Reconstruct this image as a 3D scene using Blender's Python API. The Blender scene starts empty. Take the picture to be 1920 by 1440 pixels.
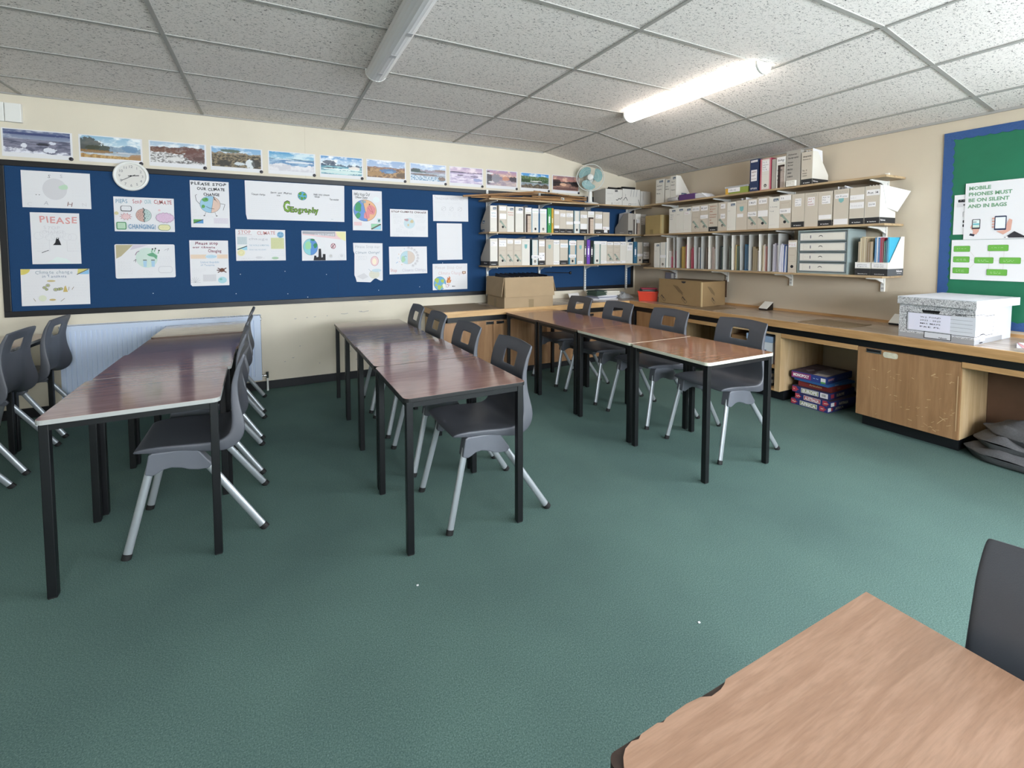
import bpy, math, random
from mathutils import Vector, Matrix, noise
random.seed(7)
SC = bpy.context.scene
COL = SC.collection
PI = math.pi
R = math.radians

# ------------------------------------------------------------------ camera
cam_d = bpy.data.cameras.new('camera')
cam = bpy.data.objects.new('camera', cam_d)
COL.objects.link(cam)
YAW, PITCH, ROLL = 0.4505, -0.0515, -0.0028
_f = Vector((math.sin(YAW)*math.cos(PITCH), math.cos(YAW)*math.cos(PITCH), math.sin(PITCH)))
_r = Vector((math.cos(YAW), -math.sin(YAW), 0))
_u = _r.cross(_f)
_r2 = math.cos(ROLL)*_r + math.sin(ROLL)*_u
_u2 = -math.sin(ROLL)*_r + math.cos(ROLL)*_u
m = Matrix((( _r2.x, _u2.x, -_f.x, -4.6183), (_r2.y, _u2.y, -_f.y, -4.7770), (_r2.z, _u2.z, -_f.z, 1.3143), (0, 0, 0, 1)))
cam.matrix_world = m
cam_d.sensor_width = 36
cam_d.lens = 840.7/1920*36
cam_d.shift_x = (960-913.8)/1920
cam_d.shift_y = (515.9-720)/1920
cam_d.clip_start = 0.02
SC.camera = cam

# ------------------------------------------------------------------ world, exposure
SC.view_settings.view_transform = 'Standard'
SC.view_settings.look = 'None'
SC.view_settings.gamma = 1
SC.view_settings.use_curve_mapping = False
SC.view_settings.exposure = 0.36
w = bpy.data.worlds.new('overcast sky')
SC.world = w
w.use_nodes = True
bg = w.node_tree.nodes['Background']
bg.inputs[0].default_value = (0.86, 0.935, 1.0, 1)
bg.inputs[1].default_value = 26.0
SC.cycles.max_bounces = 10
SC.cycles.diffuse_bounces = 6
SC.cycles.glossy_bounces = 4
SC.cycles.transparent_max_bounces = 12
SC.cycles.sample_clamp_indirect = 6
SC.cycles.caustics_reflective = False
SC.cycles.caustics_refractive = False

def portal(name, loc, rot, sx, sy):
    d = bpy.data.lights.new(name, 'AREA')
    d.shape = 'RECTANGLE'; d.size = sx; d.size_y = sy
    d.cycles.is_portal = True
    o = bpy.data.objects.new(name, d); COL.objects.link(o)
    o.location = loc; o.rotation_euler = rot
portal('window_daylight', (0.16, -6.05, 1.60), (0, R(90), 0), 1.2, 3.1)       # right wall windows, aims -X
portal('window_daylight', (-3.0, -8.16, 1.65), (R(90), 0, 0), 4.8, 1.3)       # rear wall windows, aims +Y

# ------------------------------------------------------------------ colours and materials
def S(h):
    h = h.lstrip('#')
    if len(h) == 3: h = ''.join(ch*2 for ch in h)
    c = [int(h[i:i+2], 16)/255 for i in (0, 2, 4)]
    return tuple(((v/12.92) if v <= 0.04045 else ((v+0.055)/1.055)**2.4) for v in c)
MATS = {}
def mat(name, col, rough=0.6, metal=0.0, spec=0.5, noise_amt=0.0, noise_scale=20, bump=0.0, bump_scale=60, emit=None, estr=0, coat=0):
    if name in MATS: return MATS[name]
    if isinstance(col, str): col = S(col)
    m = bpy.data.materials.new(name); m.use_nodes = True
    nt = m.node_tree; b = nt.nodes['Principled BSDF']
    b.inputs['Base Color'].default_value = (*col, 1)
    b.inputs['Roughness'].default_value = rough
    b.inputs['Metallic'].default_value = metal
    b.inputs['Specular IOR Level'].default_value = spec
    if coat: b.inputs['Coat Weight'].default_value = coat
    if emit:
        b.inputs['Emission Color'].default_value = (*emit, 1); b.inputs['Emission Strength'].default_value = estr
    if noise_amt or bump:
        tc = nt.nodes.new('ShaderNodeTexCoord')
    if noise_amt:
        n = nt.nodes.new('ShaderNodeTexNoise'); n.inputs['Scale'].default_value = noise_scale; n.inputs['Detail'].default_value = 5
        nt.links.new(tc.outputs['Object'], n.inputs['Vector'])
        r = nt.nodes.new('ShaderNodeValToRGB')
        r.color_ramp.elements[0].position = 0.3; r.color_ramp.elements[1].position = 0.7
        r.color_ramp.elements[0].color = (*[c*(1-noise_amt) for c in col], 1)
        r.color_ramp.elements[1].color = (*[min(1, c*(1+noise_amt)) for c in col], 1)
        nt.links.new(n.outputs['Fac'], r.inputs['Fac']); nt.links.new(r.outputs['Color'], b.inputs['Base Color'])
    if bump:
        n2 = nt.nodes.new('ShaderNodeTexNoise'); n2.inputs['Scale'].default_value = bump_scale; n2.inputs['Detail'].default_value = 4
        nt.links.new(tc.outputs['Object'], n2.inputs['Vector'])
        bp = nt.nodes.new('ShaderNodeBump'); bp.inputs['Strength'].default_value = bump; bp.inputs['Distance'].default_value = 0.01
        nt.links.new(n2.outputs['Fac'], bp.inputs['Height']); nt.links.new(bp.outputs['Normal'], b.inputs['Normal'])
    MATS[name] = m
    return m
def nodes(m): return m.node_tree, m.node_tree.nodes['Principled BSDF']
def ramp(nt, stops):
    r = nt.nodes.new('ShaderNodeValToRGB'); cr = r.color_ramp
    while len(cr.elements) < len(stops): cr.elements.new(0.5)
    for e, (p, c) in zip(cr.elements, stops):
        e.position = p; e.color = (*(S(c) if isinstance(c, str) else c), 1)
    return r
def wood(name, dark, mid, light, rough=0.3, along='X', scale=1.0, coat=0.0, spec=0.5, grain=0.35):
    if name in MATS: return MATS[name]
    m = mat(name, mid, rough, spec=spec); nt, b = nodes(m)
    tc = nt.nodes.new('ShaderNodeTexCoord'); mp = nt.nodes.new('ShaderNodeMapping')
    sc = {'X': (1.6, 22, 22), 'Y': (22, 1.6, 22), 'Z': (22, 22, 1.6)}[along]
    mp.inputs['Scale'].default_value = tuple(v*scale for v in sc)
    nt.links.new(tc.outputs['Object'], mp.inputs['Vector'])
    n = nt.nodes.new('ShaderNodeTexNoise'); n.inputs['Scale'].default_value = 1.6; n.inputs['Detail'].default_value = 8; n.inputs['Roughness'].default_value = 0.62; n.inputs['Distortion'].default_value = 0.6
    nt.links.new(mp.outputs['Vector'], n.inputs['Vector'])
    r = ramp(nt, [(0.30, dark), (0.47, mid), (0.60, light), (0.75, mid)])
    nt.links.new(n.outputs['Fac'], r.inputs['Fac'])
    n2 = nt.nodes.new('ShaderNodeTexNoise'); n2.inputs['Scale'].default_value = 9; n2.inputs['Detail'].default_value = 3
    nt.links.new(mp.outputs['Vector'], n2.inputs['Vector'])
    mx = nt.nodes.new('ShaderNodeMix'); mx.data_type = 'RGBA'; mx.blend_type = 'MULTIPLY'; mx.inputs[0].default_value = grain
    r2 = ramp(nt, [(0.35, (0.55, 0.55, 0.55)), (0.55, (1, 1, 1))])
    nt.links.new(n2.outputs['Fac'], r2.inputs['Fac'])
    nt.links.new(r.outputs['Color'], mx.inputs[6]); nt.links.new(r2.outputs['Color'], mx.inputs[7])
    nt.links.new(mx.outputs[2], b.inputs['Base Color'])
    if coat: b.inputs['Coat Weight'].default_value = coat; b.inputs['Coat Roughness'].default_value = 0.08
    return m

M_wallb = mat('cream wall paint', '#dbd2c0', 0.75, noise_amt=0.03, noise_scale=3, bump=0.05, bump_scale=150)
M_wallr = mat('beige wall paint', '#cbbeaa', 0.75, noise_amt=0.03, noise_scale=3, bump=0.05, bump_scale=150)
M_black = mat('black painted wood', '#14151a', 0.45)
M_blackm = mat('black enamelled steel', '#0c0d10', 0.38)
M_white = mat('white gloss paint', '#e8e8e4', 0.35)
M_rad = mat('white radiator enamel', '#ccd8ec', 0.3)
M_alu = mat('silver painted steel', '#a6abb0', 0.38, metal=0.55)
M_chrome = mat('chrome', '#c8c8c8', 0.15, metal=1)
M_seat = mat('charcoal moulded plastic', '#4b4d54', 0.42, bump=0.12, bump_scale=600)
M_brkt = mat('grey chair bracket plastic', '#5d6068', 0.45)
M_rubber = mat('black rubber', '#0b0b0c', 0.7)
M_paper = mat('white paper', '#e2e1e4', 0.75)
M_paper2 = mat('off white paper', '#dedcda', 0.75)
M_oak = wood('honey oak', '#a17c50', '#b58c5e', '#c29a6c', 0.4, 'Y', 0.8, grain=0.2)
M_oakx = wood('honey oak lengthwise', '#b08a5c', '#c49c6a', '#d0aa7a', 0.4, 'X', 0.8, grain=0.2)
M_door = wood('worn oak veneer', '#8b6746', '#98724f', '#a47e5a', 0.45, 'Z', 0.5, grain=0.12)
M_shelf = wood('shelf edge timber', '#8c7352', '#a98e6c', '#bfa683', 0.5, 'X', 0.6)
M_card = mat('brown cardboard', '#a08a6c', 0.8, noise_amt=0.04, noise_scale=8)
M_card2 = mat('kraft cardboard', '#8c7350', 0.75, noise_amt=0.05, noise_scale=8)
M_ink = mat('black ink', '#1b1b22', 0.7)
M_pencil = mat('pencil grey', '#b9b8bf', 0.8)
M_pencil2 = mat('dark pencil', '#77777f', 0.8)
def ink(h): return mat('ink '+h, h, 0.75)

def wood_lam(name, d, m_, l): return wood(name, d, m_, l, 0.14, 'X', 1.7, spec=0.5, coat=0.3, grain=0.12)
M_redlam = wood_lam('red brown laminate', '#86645a', '#937065', '#9f7c70')
M_purlam = wood_lam('purple brown laminate', '#70584f', '#84695f', '#93786e')
M_palelam = wood_lam('grey brown laminate', '#827060', '#998673', '#a99782')
M_beigelam = wood_lam('pale beige laminate', '#a29385', '#b6a797', '#c3b4a4')
M_orglam = wood_lam('orange brown laminate', '#80583e', '#966a4e', '#a8795b')
M_teak = wood('light teak laminate', '#9c7861', '#a48069', '#b08c75', 0.3, 'X', 1.8, grain=0.22)
M_top = wood('worktop laminate', '#978574', '#a69484', '#b2a191', 0.22, 'Y', 0.4, spec=0.5)

# carpet
M_carpet = mat('green carpet', '#5f7f74', 1.0, spec=0.1)
nt, b = nodes(M_carpet)
tc = nt.nodes.new('ShaderNodeTexCoord')
na = nt.nodes.new('ShaderNodeTexNoise'); na.inputs['Scale'].default_value = 240; na.inputs['Detail'].default_value = 6; na.inputs['Roughness'].default_value = 0.8
nb = nt.nodes.new('ShaderNodeTexNoise'); nb.inputs['Scale'].default_value = 1.3; nb.inputs['Detail'].default_value = 5
nt.links.new(tc.outputs['Object'], na.inputs['Vector']); nt.links.new(tc.outputs['Object'], nb.inputs['Vector'])
ra = ramp(nt, [(0.36, '#3f5753'), (0.52, '#5a726d'), (0.68, '#7b938d')])
rb = ramp(nt, [(0.3, (0.82, 0.82, 0.84)), (0.7, (1.08, 1.08, 1.06))])
nt.links.new(na.outputs['Fac'], ra.inputs['Fac']); nt.links.new(nb.outputs['Fac'], rb.inputs['Fac'])
mx = nt.nodes.new('ShaderNodeMix'); mx.data_type = 'RGBA'; mx.blend_type = 'MULTIPLY'; mx.inputs[0].default_value = 1
nt.links.new(ra.outputs['Color'], mx.inputs[6]); nt.links.new(rb.outputs['Color'], mx.inputs[7]); nt.links.new(mx.outputs[2], b.inputs['Base Color'])
bp = nt.nodes.new('ShaderNodeBump'); bp.inputs['Strength'].default_value = 0.25; bp.inputs['Distance'].default_value = 0.002
nt.links.new(na.outputs['Fac'], bp.inputs['Height']); nt.links.new(bp.outputs['Normal'], b.inputs['Normal'])
# ceiling tile
M_tile = mat('fissured ceiling tile', '#c4c2bf', 0.95, spec=0.1)
nt, b = nodes(M_tile)
tc = nt.nodes.new('ShaderNodeTexCoord')
mp = nt.nodes.new('ShaderNodeMapping'); mp.inputs['Scale'].default_value = (70, 120, 70); mp.inputs['Rotation'].default_value = (0, 0, 0.7)
nt.links.new(tc.outputs['Object'], mp.inputs['Vector'])
na = nt.nodes.new('ShaderNodeTexNoise'); na.inputs['Scale'].default_value = 1.0; na.inputs['Detail'].default_value = 2.5; na.inputs['Distortion'].default_value = 1.2
nt.links.new(mp.outputs['Vector'], na.inputs['Vector'])
ra = ramp(nt, [(0.33, '#6a6666'), (0.39, '#e2dcd8'), (0.55, '#f0eae6')])
nt.links.new(na.outputs['Fac'], ra.inputs['Fac']); nt.links.new(ra.outputs['Color'], b.inputs['Base Color'])
M_tbar = mat('ceiling grid bar', '#a3a19d', 0.55)
# blue felt
M_felt = mat('navy blue display felt', '#244369', 0.95, spec=0.15, noise_amt=0.08, noise_scale=250)
M_green = mat('green backing paper', '#156b4c', 0.6, noise_amt=0.06, noise_scale=6, bump=0.5, bump_scale=7)
M_border = mat('blue corrugated border', '#2b4f86', 0.6, bump=0.3, bump_scale=90)
M_glass = bpy.data.materials.new('window glass'); M_glass.use_nodes = True
nt = M_glass.node_tree; nt.nodes.clear()
o_ = nt.nodes.new('ShaderNodeOutputMaterial'); t_ = nt.nodes.new('ShaderNodeBsdfTransparent'); g_ = nt.nodes.new('ShaderNodeBsdfGlossy'); g_.inputs['Roughness'].default_value = 0.02
mm = nt.nodes.new('ShaderNodeMixShader'); mm.inputs[0].default_value = 0.08
nt.links.new(t_.outputs[0], mm.inputs[1]); nt.links.new(g_.outputs[0], mm.inputs[2]); nt.links.new(mm.outputs[0], o_.inputs[0])
def clearplastic(name, tint, mix, rough=0.1):
    m = bpy.data.materials.new(name); m.use_nodes = True; nt = m.node_tree; nt.nodes.clear()
    o_ = nt.nodes.new('ShaderNodeOutputMaterial'); t_ = nt.nodes.new('ShaderNodeBsdfTransparent'); t_.inputs[0].default_value = (*S(tint), 1)
    g_ = nt.nodes.new('ShaderNodeBsdfPrincipled'); g_.inputs['Base Color'].default_value = (*S(tint), 1); g_.inputs['Roughness'].default_value = rough
    mm = nt.nodes.new('ShaderNodeMixShader'); mm.inputs[0].default_value = mix
    nt.links.new(t_.outputs[0], mm.inputs[1]); nt.links.new(g_.outputs[0], mm.inputs[2]); nt.links.new(mm.outputs[0], o_.inputs[0])
    return m
M_aqua = clearplastic('aqua fan plastic', '#a9cfd0', 0.6, 0.25)
M_wallet = clearplastic('clear plastic wallet', '#e4e6ea', 0.45, 0.12)
M_lit = mat('lit lamp diffuser', '#ffffff', 0.4, emit=(1.0, 0.90, 0.80), estr=11.0)
M_unlit = mat('unlit ribbed diffuser', '#dcdadb', 0.25, spec=0.6)
M_unlit2 = mat('dusty ribbed diffuser', '#b5b3b6', 0.3)

# ------------------------------------------------------------------ mesh builder
class MB:
    def __init__(s): s.v = []; s.f = []; s.mi = []; s.m = []; s.sm = []
    def mid(s, m):
        if m not in s.m: s.m.append(m)
        return s.m.index(m)
    def add(s, vs, fs, m, smooth=False):
        k = len(s.v); s.v += [tuple(v) for v in vs]; i = s.mid(m)
        for f in fs: s.f.append([k+j for j in f]); s.mi.append(i); s.sm.append(smooth)
    def box(s, x0, x1, y0, y1, z0, z1, m):
        vs = [(x0,y0,z0),(x1,y0,z0),(x1,y1,z0),(x0,y1,z0),(x0,y0,z1),(x1,y0,z1),(x1,y1,z1),(x0,y1,z1)]
        s.add(vs, [(0,3,2,1),(4,5,6,7),(0,1,5,4),(1,2,6,5),(2,3,7,6),(3,0,4,7)], m)
    def hexa(s, p, m):   # 8 points bottom ccw, top ccw
        s.add(p, [(0,3,2,1),(4,5,6,7),(0,1,5,4),(1,2,6,5),(2,3,7,6),(3,0,4,7)], m)
    def prism(s, pts, a0, a1, axis, m, mside=None, mend=None):
        # pts 2D ccw; axis 'z': (x,y); 'y': (x,z); 'x': (y,z)
        def P(p, a): return {'z': (p[0], p[1], a), 'y': (p[0], a, p[1]), 'x': (a, p[0], p[1])}[axis]
        n = len(pts)
        vs = [P(p, a0) for p in pts] + [P(p, a1) for p in pts]
        s.add(vs, [tuple(range(n))[::-1]], m if mend is None else mend)
        k = len(s.v)-2*n
        i = s.mid(m); s.f.append([k+n+j for j in range(n)]); s.mi.append(i); s.sm.append(False)
        i = s.mid(mside or m)
        for j in range(n):
            s.f.append([k+j, k+(j+1) % n, k+n+(j+1) % n, k+n+j]); s.mi.append(i); s.sm.append(False)
    def rod(s, p0, p1, rw, rd=None, m=None, n=12, up=(0, 1, 0), r1=None, smooth=True):
        p0 = Vector(p0); p1 = Vector(p1); rd = rd or rw; d = (p1-p0).normalized(); up = Vector(up)
        if abs(d.dot(up)) > 0.98: up = Vector((1, 0, 0))
        a = d.cross(up).normalized(); bb = a.cross(d).normalized(); sc = (r1/rw) if r1 else 1
        vs = []
        for P, q in ((p0, 1), (p1, sc)):
            for i in range(n):
                t = 2*PI*i/n; vs.append(P + a*math.cos(t)*rw*q + bb*math.sin(t)*rd*q)
        s.add(vs, [(i, (i+1) % n, n+(i+1) % n, n+i) for i in range(n)], m, smooth)
        s.add(vs[:n], [tuple(range(n))[::-1]], m); s.add(vs[n:], [tuple(range(n))], m)
    def path(s, pts, r, m, n=8):
        for a, c in zip(pts, pts[1:]): s.rod(a, c, r, None, m, n)
    def lathe(s, prof, m, n=24, c=(0, 0, 0), axis='z', smooth=True):
        vs = []
        for r, h in prof:
            for i in range(n):
                t = 2*PI*i/n; a, bq = r*math.cos(t), r*math.sin(t)
                vs.append({'z': (c[0]+a, c[1]+bq, c[2]+h), 'y': (c[0]+a, c[1]+h, c[2]+bq), 'x': (c[0]+h, c[1]+a, c[2]+bq)}[axis])
        fs = []
        for k in range(len(prof)-1):
            for i in range(n): fs.append((k*n+i, k*n+(i+1) % n, (k+1)*n+(i+1) % n, (k+1)*n+i))
        s.add(vs, fs, m, smooth)
    def sheetquad(s, p, m): s.add(p, [(0, 1, 2, 3)], m)
    def build(s, name, parent=None, bevel=0, seg=2, loc=None, rz=0, fix=True):
        me = bpy.data.meshes.new(name); me.from_pydata(s.v, [], s.f); me.update()
        for q in s.m: me.materials.append(q)
        me.polygons.foreach_set('material_index', s.mi); me.polygons.foreach_set('use_smooth', s.sm)
        if fix:
            import bmesh
            bm = bmesh.new(); bm.from_mesh(me); bmesh.ops.recalc_face_normals(bm, faces=bm.faces); bm.to_mesh(me); bm.free()
        o = bpy.data.objects.new(name, me); COL.objects.link(o)
        if parent: o.parent = parent
        if loc: o.location = loc
        if rz: o.rotation_euler = (0, 0, rz)
        if bevel:
            bv = o.modifiers.new('bevel', 'BEVEL'); bv.width = bevel; bv.segments = seg; bv.limit_method = 'ANGLE'; bv.angle_limit = R(40)
        return o
def thing(name, label, cat, loc=(0, 0, 0), rz=0, group=None):
    o = bpy.data.objects.new(name, None); COL.objects.link(o); o.empty_display_size = 0.1
    o.location = loc; o.rotation_euler = (0, 0, rz); o['label'] = label; o['category'] = cat
    if group: o['group'] = group
    return o
def tag(o, label, cat, group=None):
    o['label'] = label; o['category'] = cat
    if group: o['group'] = group
    return o
def struct(o): o['kind'] = 'structure'; return o
def dup(root, loc, rz=0, label=None, group=None):
    r = root.copy(); COL.objects.link(r); r.location = loc; r.rotation_euler = (0, 0, rz)
    if label: r['label'] = label
    if group: r['group'] = group
    for ch in list(root.children):
        c = ch.copy(); COL.objects.link(c); c.parent = r
        for g in ch.children:
            d = g.copy(); COL.objects.link(d); d.parent = c
    return r
def rrect(x0, x1, y0, y1, r, n=5):
    pts = []
    for cx, cy, a in ((x1-r, y0+r, -90), (x1-r, y1-r, 0), (x0+r, y1-r, 90), (x0+r, y0+r, 180)):
        for i in range(n+1):
            t = R(a+90*i/n); pts.append((cx+r*math.cos(t), cy+r*math.sin(t)))
    return pts

# ------------------------------------------------------------------ lettering and drawings on flat faces
_tc = {}
def glyphs(txt, bold=0.0):
    k = (txt, bold)
    if k in _tc: return _tc[k]
    cu = bpy.data.curves.new('t', 'FONT'); cu.body = txt; cu.size = 1; cu.offset = bold; cu.resolution_u = 2
    o = bpy.data.objects.new('t', cu); COL.objects.link(o)
    dg = bpy.context.evaluated_depsgraph_get(); me = bpy.data.meshes.new_from_object(o.evaluated_get(dg))
    vs = [(v.co.x, v.co.y) for v in me.vertices]; fs = [tuple(p.vertices) for p in me.polygons]
    bpy.data.objects.remove(o); bpy.data.curves.remove(cu); bpy.data.meshes.remove(me)
    _tc[k] = (vs, fs, max([v[0] for v in vs] or [0]))
    return _tc[k]
class Face:
    """draws into an MB on a plane: origin o, right U, up V, outward N"""
    def __init__(s, mb, o=(0, 0, 0), U=(1, 0, 0), V=(0, 0, 1), N=(0, -1, 0), step=0.00012):
        s.mb = mb; s.o = Vector(o); s.U = Vector(U); s.V = Vector(V); s.N = Vector(N); s.k = 2; s.step = step
    def P(s, u, v): return s.o + s.U*u + s.V*v + s.N*(s.k*s.step)
    def raw(s, pts, fs, m): s.mb.add([s.P(*p) for p in pts], fs, m); s.k += 1
    def poly(s, pts, m): s.raw(pts, [tuple(range(len(pts)))], m)
    def rect(s, x, z, w, h, m): s.poly([(x, z), (x+w, z), (x+w, z+h), (x, z+h)], m)
    def rr(s, x, z, w, h, r, m): s.poly(rrect(x, x+w, z, z+h, r, 3), m)
    def disc(s, cx, cz, rx, m, rz=None, n=22, wob=0):
        rz = rz or rx
        s.poly([(cx+rx*(1+wob*math.sin(i*2.3+cx*90))*math.cos(2*PI*i/n), cz+rz*(1+wob*math.sin(i*1.7+cz*70))*math.sin(2*PI*i/n)) for i in range(n)], m)
    def ring(s, cx, cz, rx, w, m, rz=None, n=26):
        rz = rz or rx; vs = []
        for i in range(n):
            t = 2*PI*i/n; c, q = math.cos(t), math.sin(t)
            vs += [(cx+rx*c, cz+rz*q), (cx+(rx-w)*c, cz+(rz-w)*q)]
        s.raw(vs, [(2*i, 2*((i+1) % n), 2*((i+1) % n)+1, 2*i+1) for i in range(n)], m)
    def line(s, pts, w, m):
        vs = []; fs = []
        for (a, c) in zip(pts, pts[1:]):
            dx, dz = c[0]-a[0], c[1]-a[1]; L = math.hypot(dx, dz) or 1e-6; nx, nz = -dz/L*w/2, dx/L*w/2; k = len(vs)
            vs += [(a[0]-nx, a[1]-nz), (c[0]-nx, c[1]-nz), (c[0]+nx, c[1]+nz), (a[0]+nx, a[1]+nz)]; fs.append((k, k+1, k+2, k+3))
        s.raw(vs, fs, m)
    def frame(s, x, z, w, h, t, m): s.line([(x, z), (x+w, z), (x+w, z+h), (x, z+h), (x, z-t/2)], t, m)
    def text(s, txt, x, z, h, m, bold=0.0, fit=None, jit=0, rot=0, center=False):
        # letters h high; with fit the whole word is squeezed to that width
        if not txt.strip(): return
        if jit:
            cx = x; tot = sum(glyphs(c)[2]+0.09 if c != ' ' else 0.34 for c in txt); sc = h/0.7; fx = (fit/(tot*sc)) if fit else 1
            AV = []; AF = []
            for c in txt:
                if c == ' ': cx += 0.34*sc*fx; continue
                vs, fs, _w = glyphs(c, bold); wd = glyphs(c)[2]; a = random.uniform(-jit, jit)*0.25; dz = random.uniform(-jit, jit)*h*0.12; k = len(AV)
                for vx, vz in vs:
                    px = (vx*math.cos(a)-vz*math.sin(a))*sc*fx; pz = (vx*math.sin(a)+vz*math.cos(a))*sc
                    AV.append((cx+px, z+pz+dz))
                AF += [tuple(k+i for i in f) for f in fs]; cx += (wd+0.09)*sc*fx
            if rot: AV = [(x+(p-x)*math.cos(rot)-(q-z)*math.sin(rot), z+(p-x)*math.sin(rot)+(q-z)*math.cos(rot)) for p, q in AV]
            s.raw(AV, AF, m); return
        vs, fs, wd = glyphs(txt, bold); sc = h/0.7; fx = (fit/(wd*sc)) if fit else 1
        off = -wd*sc*fx/2 if center else 0
        c, q = math.cos(rot), math.sin(rot)
        s.raw([(x+(off+a*sc*fx)*c-b_*sc*q, z+(off+a*sc*fx)*q+b_*sc*c) for a, b_ in vs], fs, m)
    def scrib(s, x, z, w, rows, dz, m, t=0.0009, h=0.004):
        # rows of small handwriting-like strokes
        vs = []; fs = []
        for r in range(rows):
            cx = x; zz = z-r*dz
            while cx < x+w*random.uniform(0.8, 1):
                n = random.randint(3, 7); pts = []
                for i in range(n): pts.append((cx, zz+random.uniform(-h, h)*0.5)); cx += h*random.uniform(0.45, 0.8)
                for (a, c) in zip(pts, pts[1:]):
                    k = len(vs); vs += [(a[0], a[1]-t/2), (c[0], c[1]-t/2), (c[0], c[1]+t/2), (a[0], a[1]+t/2)]; fs.append((k, k+1, k+2, k+3))
                cx += h*0.9
        s.raw(vs, fs, m)

# ================================================================== SETTING
H, XC, HR = 2.551, -1.532, 2.2955
XL, YB = -8.8, -8.0
mb = MB(); mb.box(XL-.1, .1, YB-.1, .1, -.06, 0, M_carpet); struct(mb.build('floor'))
# ceiling with sloping strip over the shelves
mb = MB()
mb.add([(XL, YB, H), (XC, YB, H), (XC, 0, H), (XL, 0, H)], [(0, 1, 2, 3)], M_tile)
mb.add([(XC, YB, H), (0, YB, HR), (0, 0, HR), (XC, 0, H)], [(0, 1, 2, 3)], M_tile)
mb.add([(XL, YB, H+.1), (XC, YB, H+.1), (XC, 0, H+.1), (XL, 0, H+.1)], [(0, 1, 2, 3)], M_tile)
mb.add([(XC, YB, H+.1), (0.1, YB, HR+.09), (0.1, 0, HR+.09), (XC, 0, H+.1)], [(0, 1, 2, 3)], M_tile)
struct(mb.build('ceiling', fix=False))
mb = MB(); bw = .011
sl = (H-HR)/(-XC)
def zs(x): return H-sl*(x-XC)
k = 0
while XC-1.2*k > XL:
    x = XC-1.2*k; mb.box(x-bw, x+bw, YB, 0, H-.006, H+.002, M_tbar); k += 1
y = -.44
while y > YB:
    mb.box(XL, XC, y-bw, y+bw, H-.005, H+.002, M_tbar); y -= .6
for x in (XC+.603, XC+1.206):
    mb.hexa([(x-bw, YB, zs(x-bw)-.006), (x+bw, YB, zs(x+bw)-.006), (x+bw, 0, zs(x+bw)-.006), (x-bw, 0, zs(x-bw)-.006), (x-bw, YB, zs(x-bw)+.002), (x+bw, YB, zs(x+bw)+.002), (x+bw, 0, zs(x+bw)+.002), (x-bw, 0, zs(x-bw)+.002)], M_tbar)
y = -1.03
while y > YB:
    a, c = XC, -.001
    mb.hexa([(a, y-bw, H-.005), (c, y-bw, HR-.005), (c, y+bw, HR-.005), (a, y+bw, H-.005), (a, y-bw, H+.002), (c, y-bw, HR+.002), (c, y+bw, HR+.002), (a, y+bw, H+.002)], M_tbar); y -= 1.205
# edge angle along the walls
mb.box(XL, XC, -.012, 0, H-.012, H+.002, M_tbar)
mb.box(-.014, 0, YB, 0, HR-.016, HR+.002, M_tbar)
struct(mb.build('trim_1'))
# walls
mb = MB(); mb.prism([(XL-.1, -.06), (.1, -.06), (.1, HR+.2), (XC, H+.12), (XL-.1, H+.12)], 0, .1, 'y', M_wallb)
_f = Face(mb, (0, 0, 0)); _f.line([(-4.286, 2.04), (-4.286, 2.54)], .0015, mat('wall panel joint', '#b3a891', .8)); random.seed(31)
_sc = mat('wall scuff', '#8f8f96', .8)
for _x, _z, _l in ((-4.42, .665, .02), (-4.31, .67, .012), (-4.24, .672, .02), (-4.12, .675, .012), (-3.98, .685, .07), (-3.80, .70, .03), (-3.78, .695, .06), (-3.72, .70, .02), (-3.70, .80, .05), (-4.45, .28, .02), (-4.52, .25, .012), (-4.38, .39, .01), (-3.90, .29, .014), (-3.95, .56, .012), (-3.84, .20, .02), (-4.2, .2, .01), (-6.9, .55, .05)):
    _f.line([(_x, _z), (_x+_l*.5, _z-.004), (_x+_l, _z+.002)], .004, _sc)
struct(mb.build('wall_back', fix=False))
mb = MB(); mb.box(XL-.1, XL, YB, 0, 0, H+.05, M_wallb); struct(mb.build('wall_left'))
WY0, WY1, WZ0, WZ1 = -7.6, -4.5, 1.0, 2.15
mb = MB(); mb.box(0, .1, WY1, 0, 0, HR+.15, M_wallr); mb.box(0, .1, YB, WY0, 0, HR+.15, M_wallr)
mb.box(0, .1, WY0, WY1, 0, WZ0, M_wallr); mb.box(0, .1, WY0, WY1, WZ1, HR+.15, M_wallr); struct(mb.build('wall_right'))
RX0, RX1, RZ0, RZ1 = -5.4, -.6, 1.0, 2.25
mb = MB(); mb.box(XL-.1, RX0, YB-.1, YB, 0, H+.12, M_wallb); mb.box(RX1, .1, YB-.1, YB, 0, H+.12, M_wallb)
mb.box(RX0, RX1, YB-.1, YB, 0, RZ0, M_wallb); mb.box(RX0, RX1, YB-.1, YB, RZ1, H+.12, M_wallb); struct(mb.build('wall_rear'))
def window(n, a0, a1, z0, z1, axis, panes):
    f = MB(); g = MB()
    def bx(q, u0, u1, w0, w1, t0, t1, m):
        if axis == 'y': q.box(t0, t1, u0, u1, w0, w1, m)
        else: q.box(u0, u1, YB-t1, YB-t0, w0, w1, m)
    for u in [a0+(a1-a0)*i/panes for i in range(panes+1)]:
        c = min(max(u, a0+.03), a1-.03); bx(f, c-.03, c+.03, z0, z1, .02, .08, M_white)
    for z in (z0, z1-.06, z0+(z1-z0)*.68): bx(f, a0, a1, z, z+.06, .025, .075, M_white)
    bx(f, a0-.03, a1+.03, z0-.02, z0+.01, -.08, .02, M_white)
    bx(g, a0, a1, z0, z1, .048, .052, M_glass)
    o = struct(f.build('window_%d' % n)); g.build('glass_pane', o)
window(1, WY0, WY1, WZ0, WZ1, 'y', 3)
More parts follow.
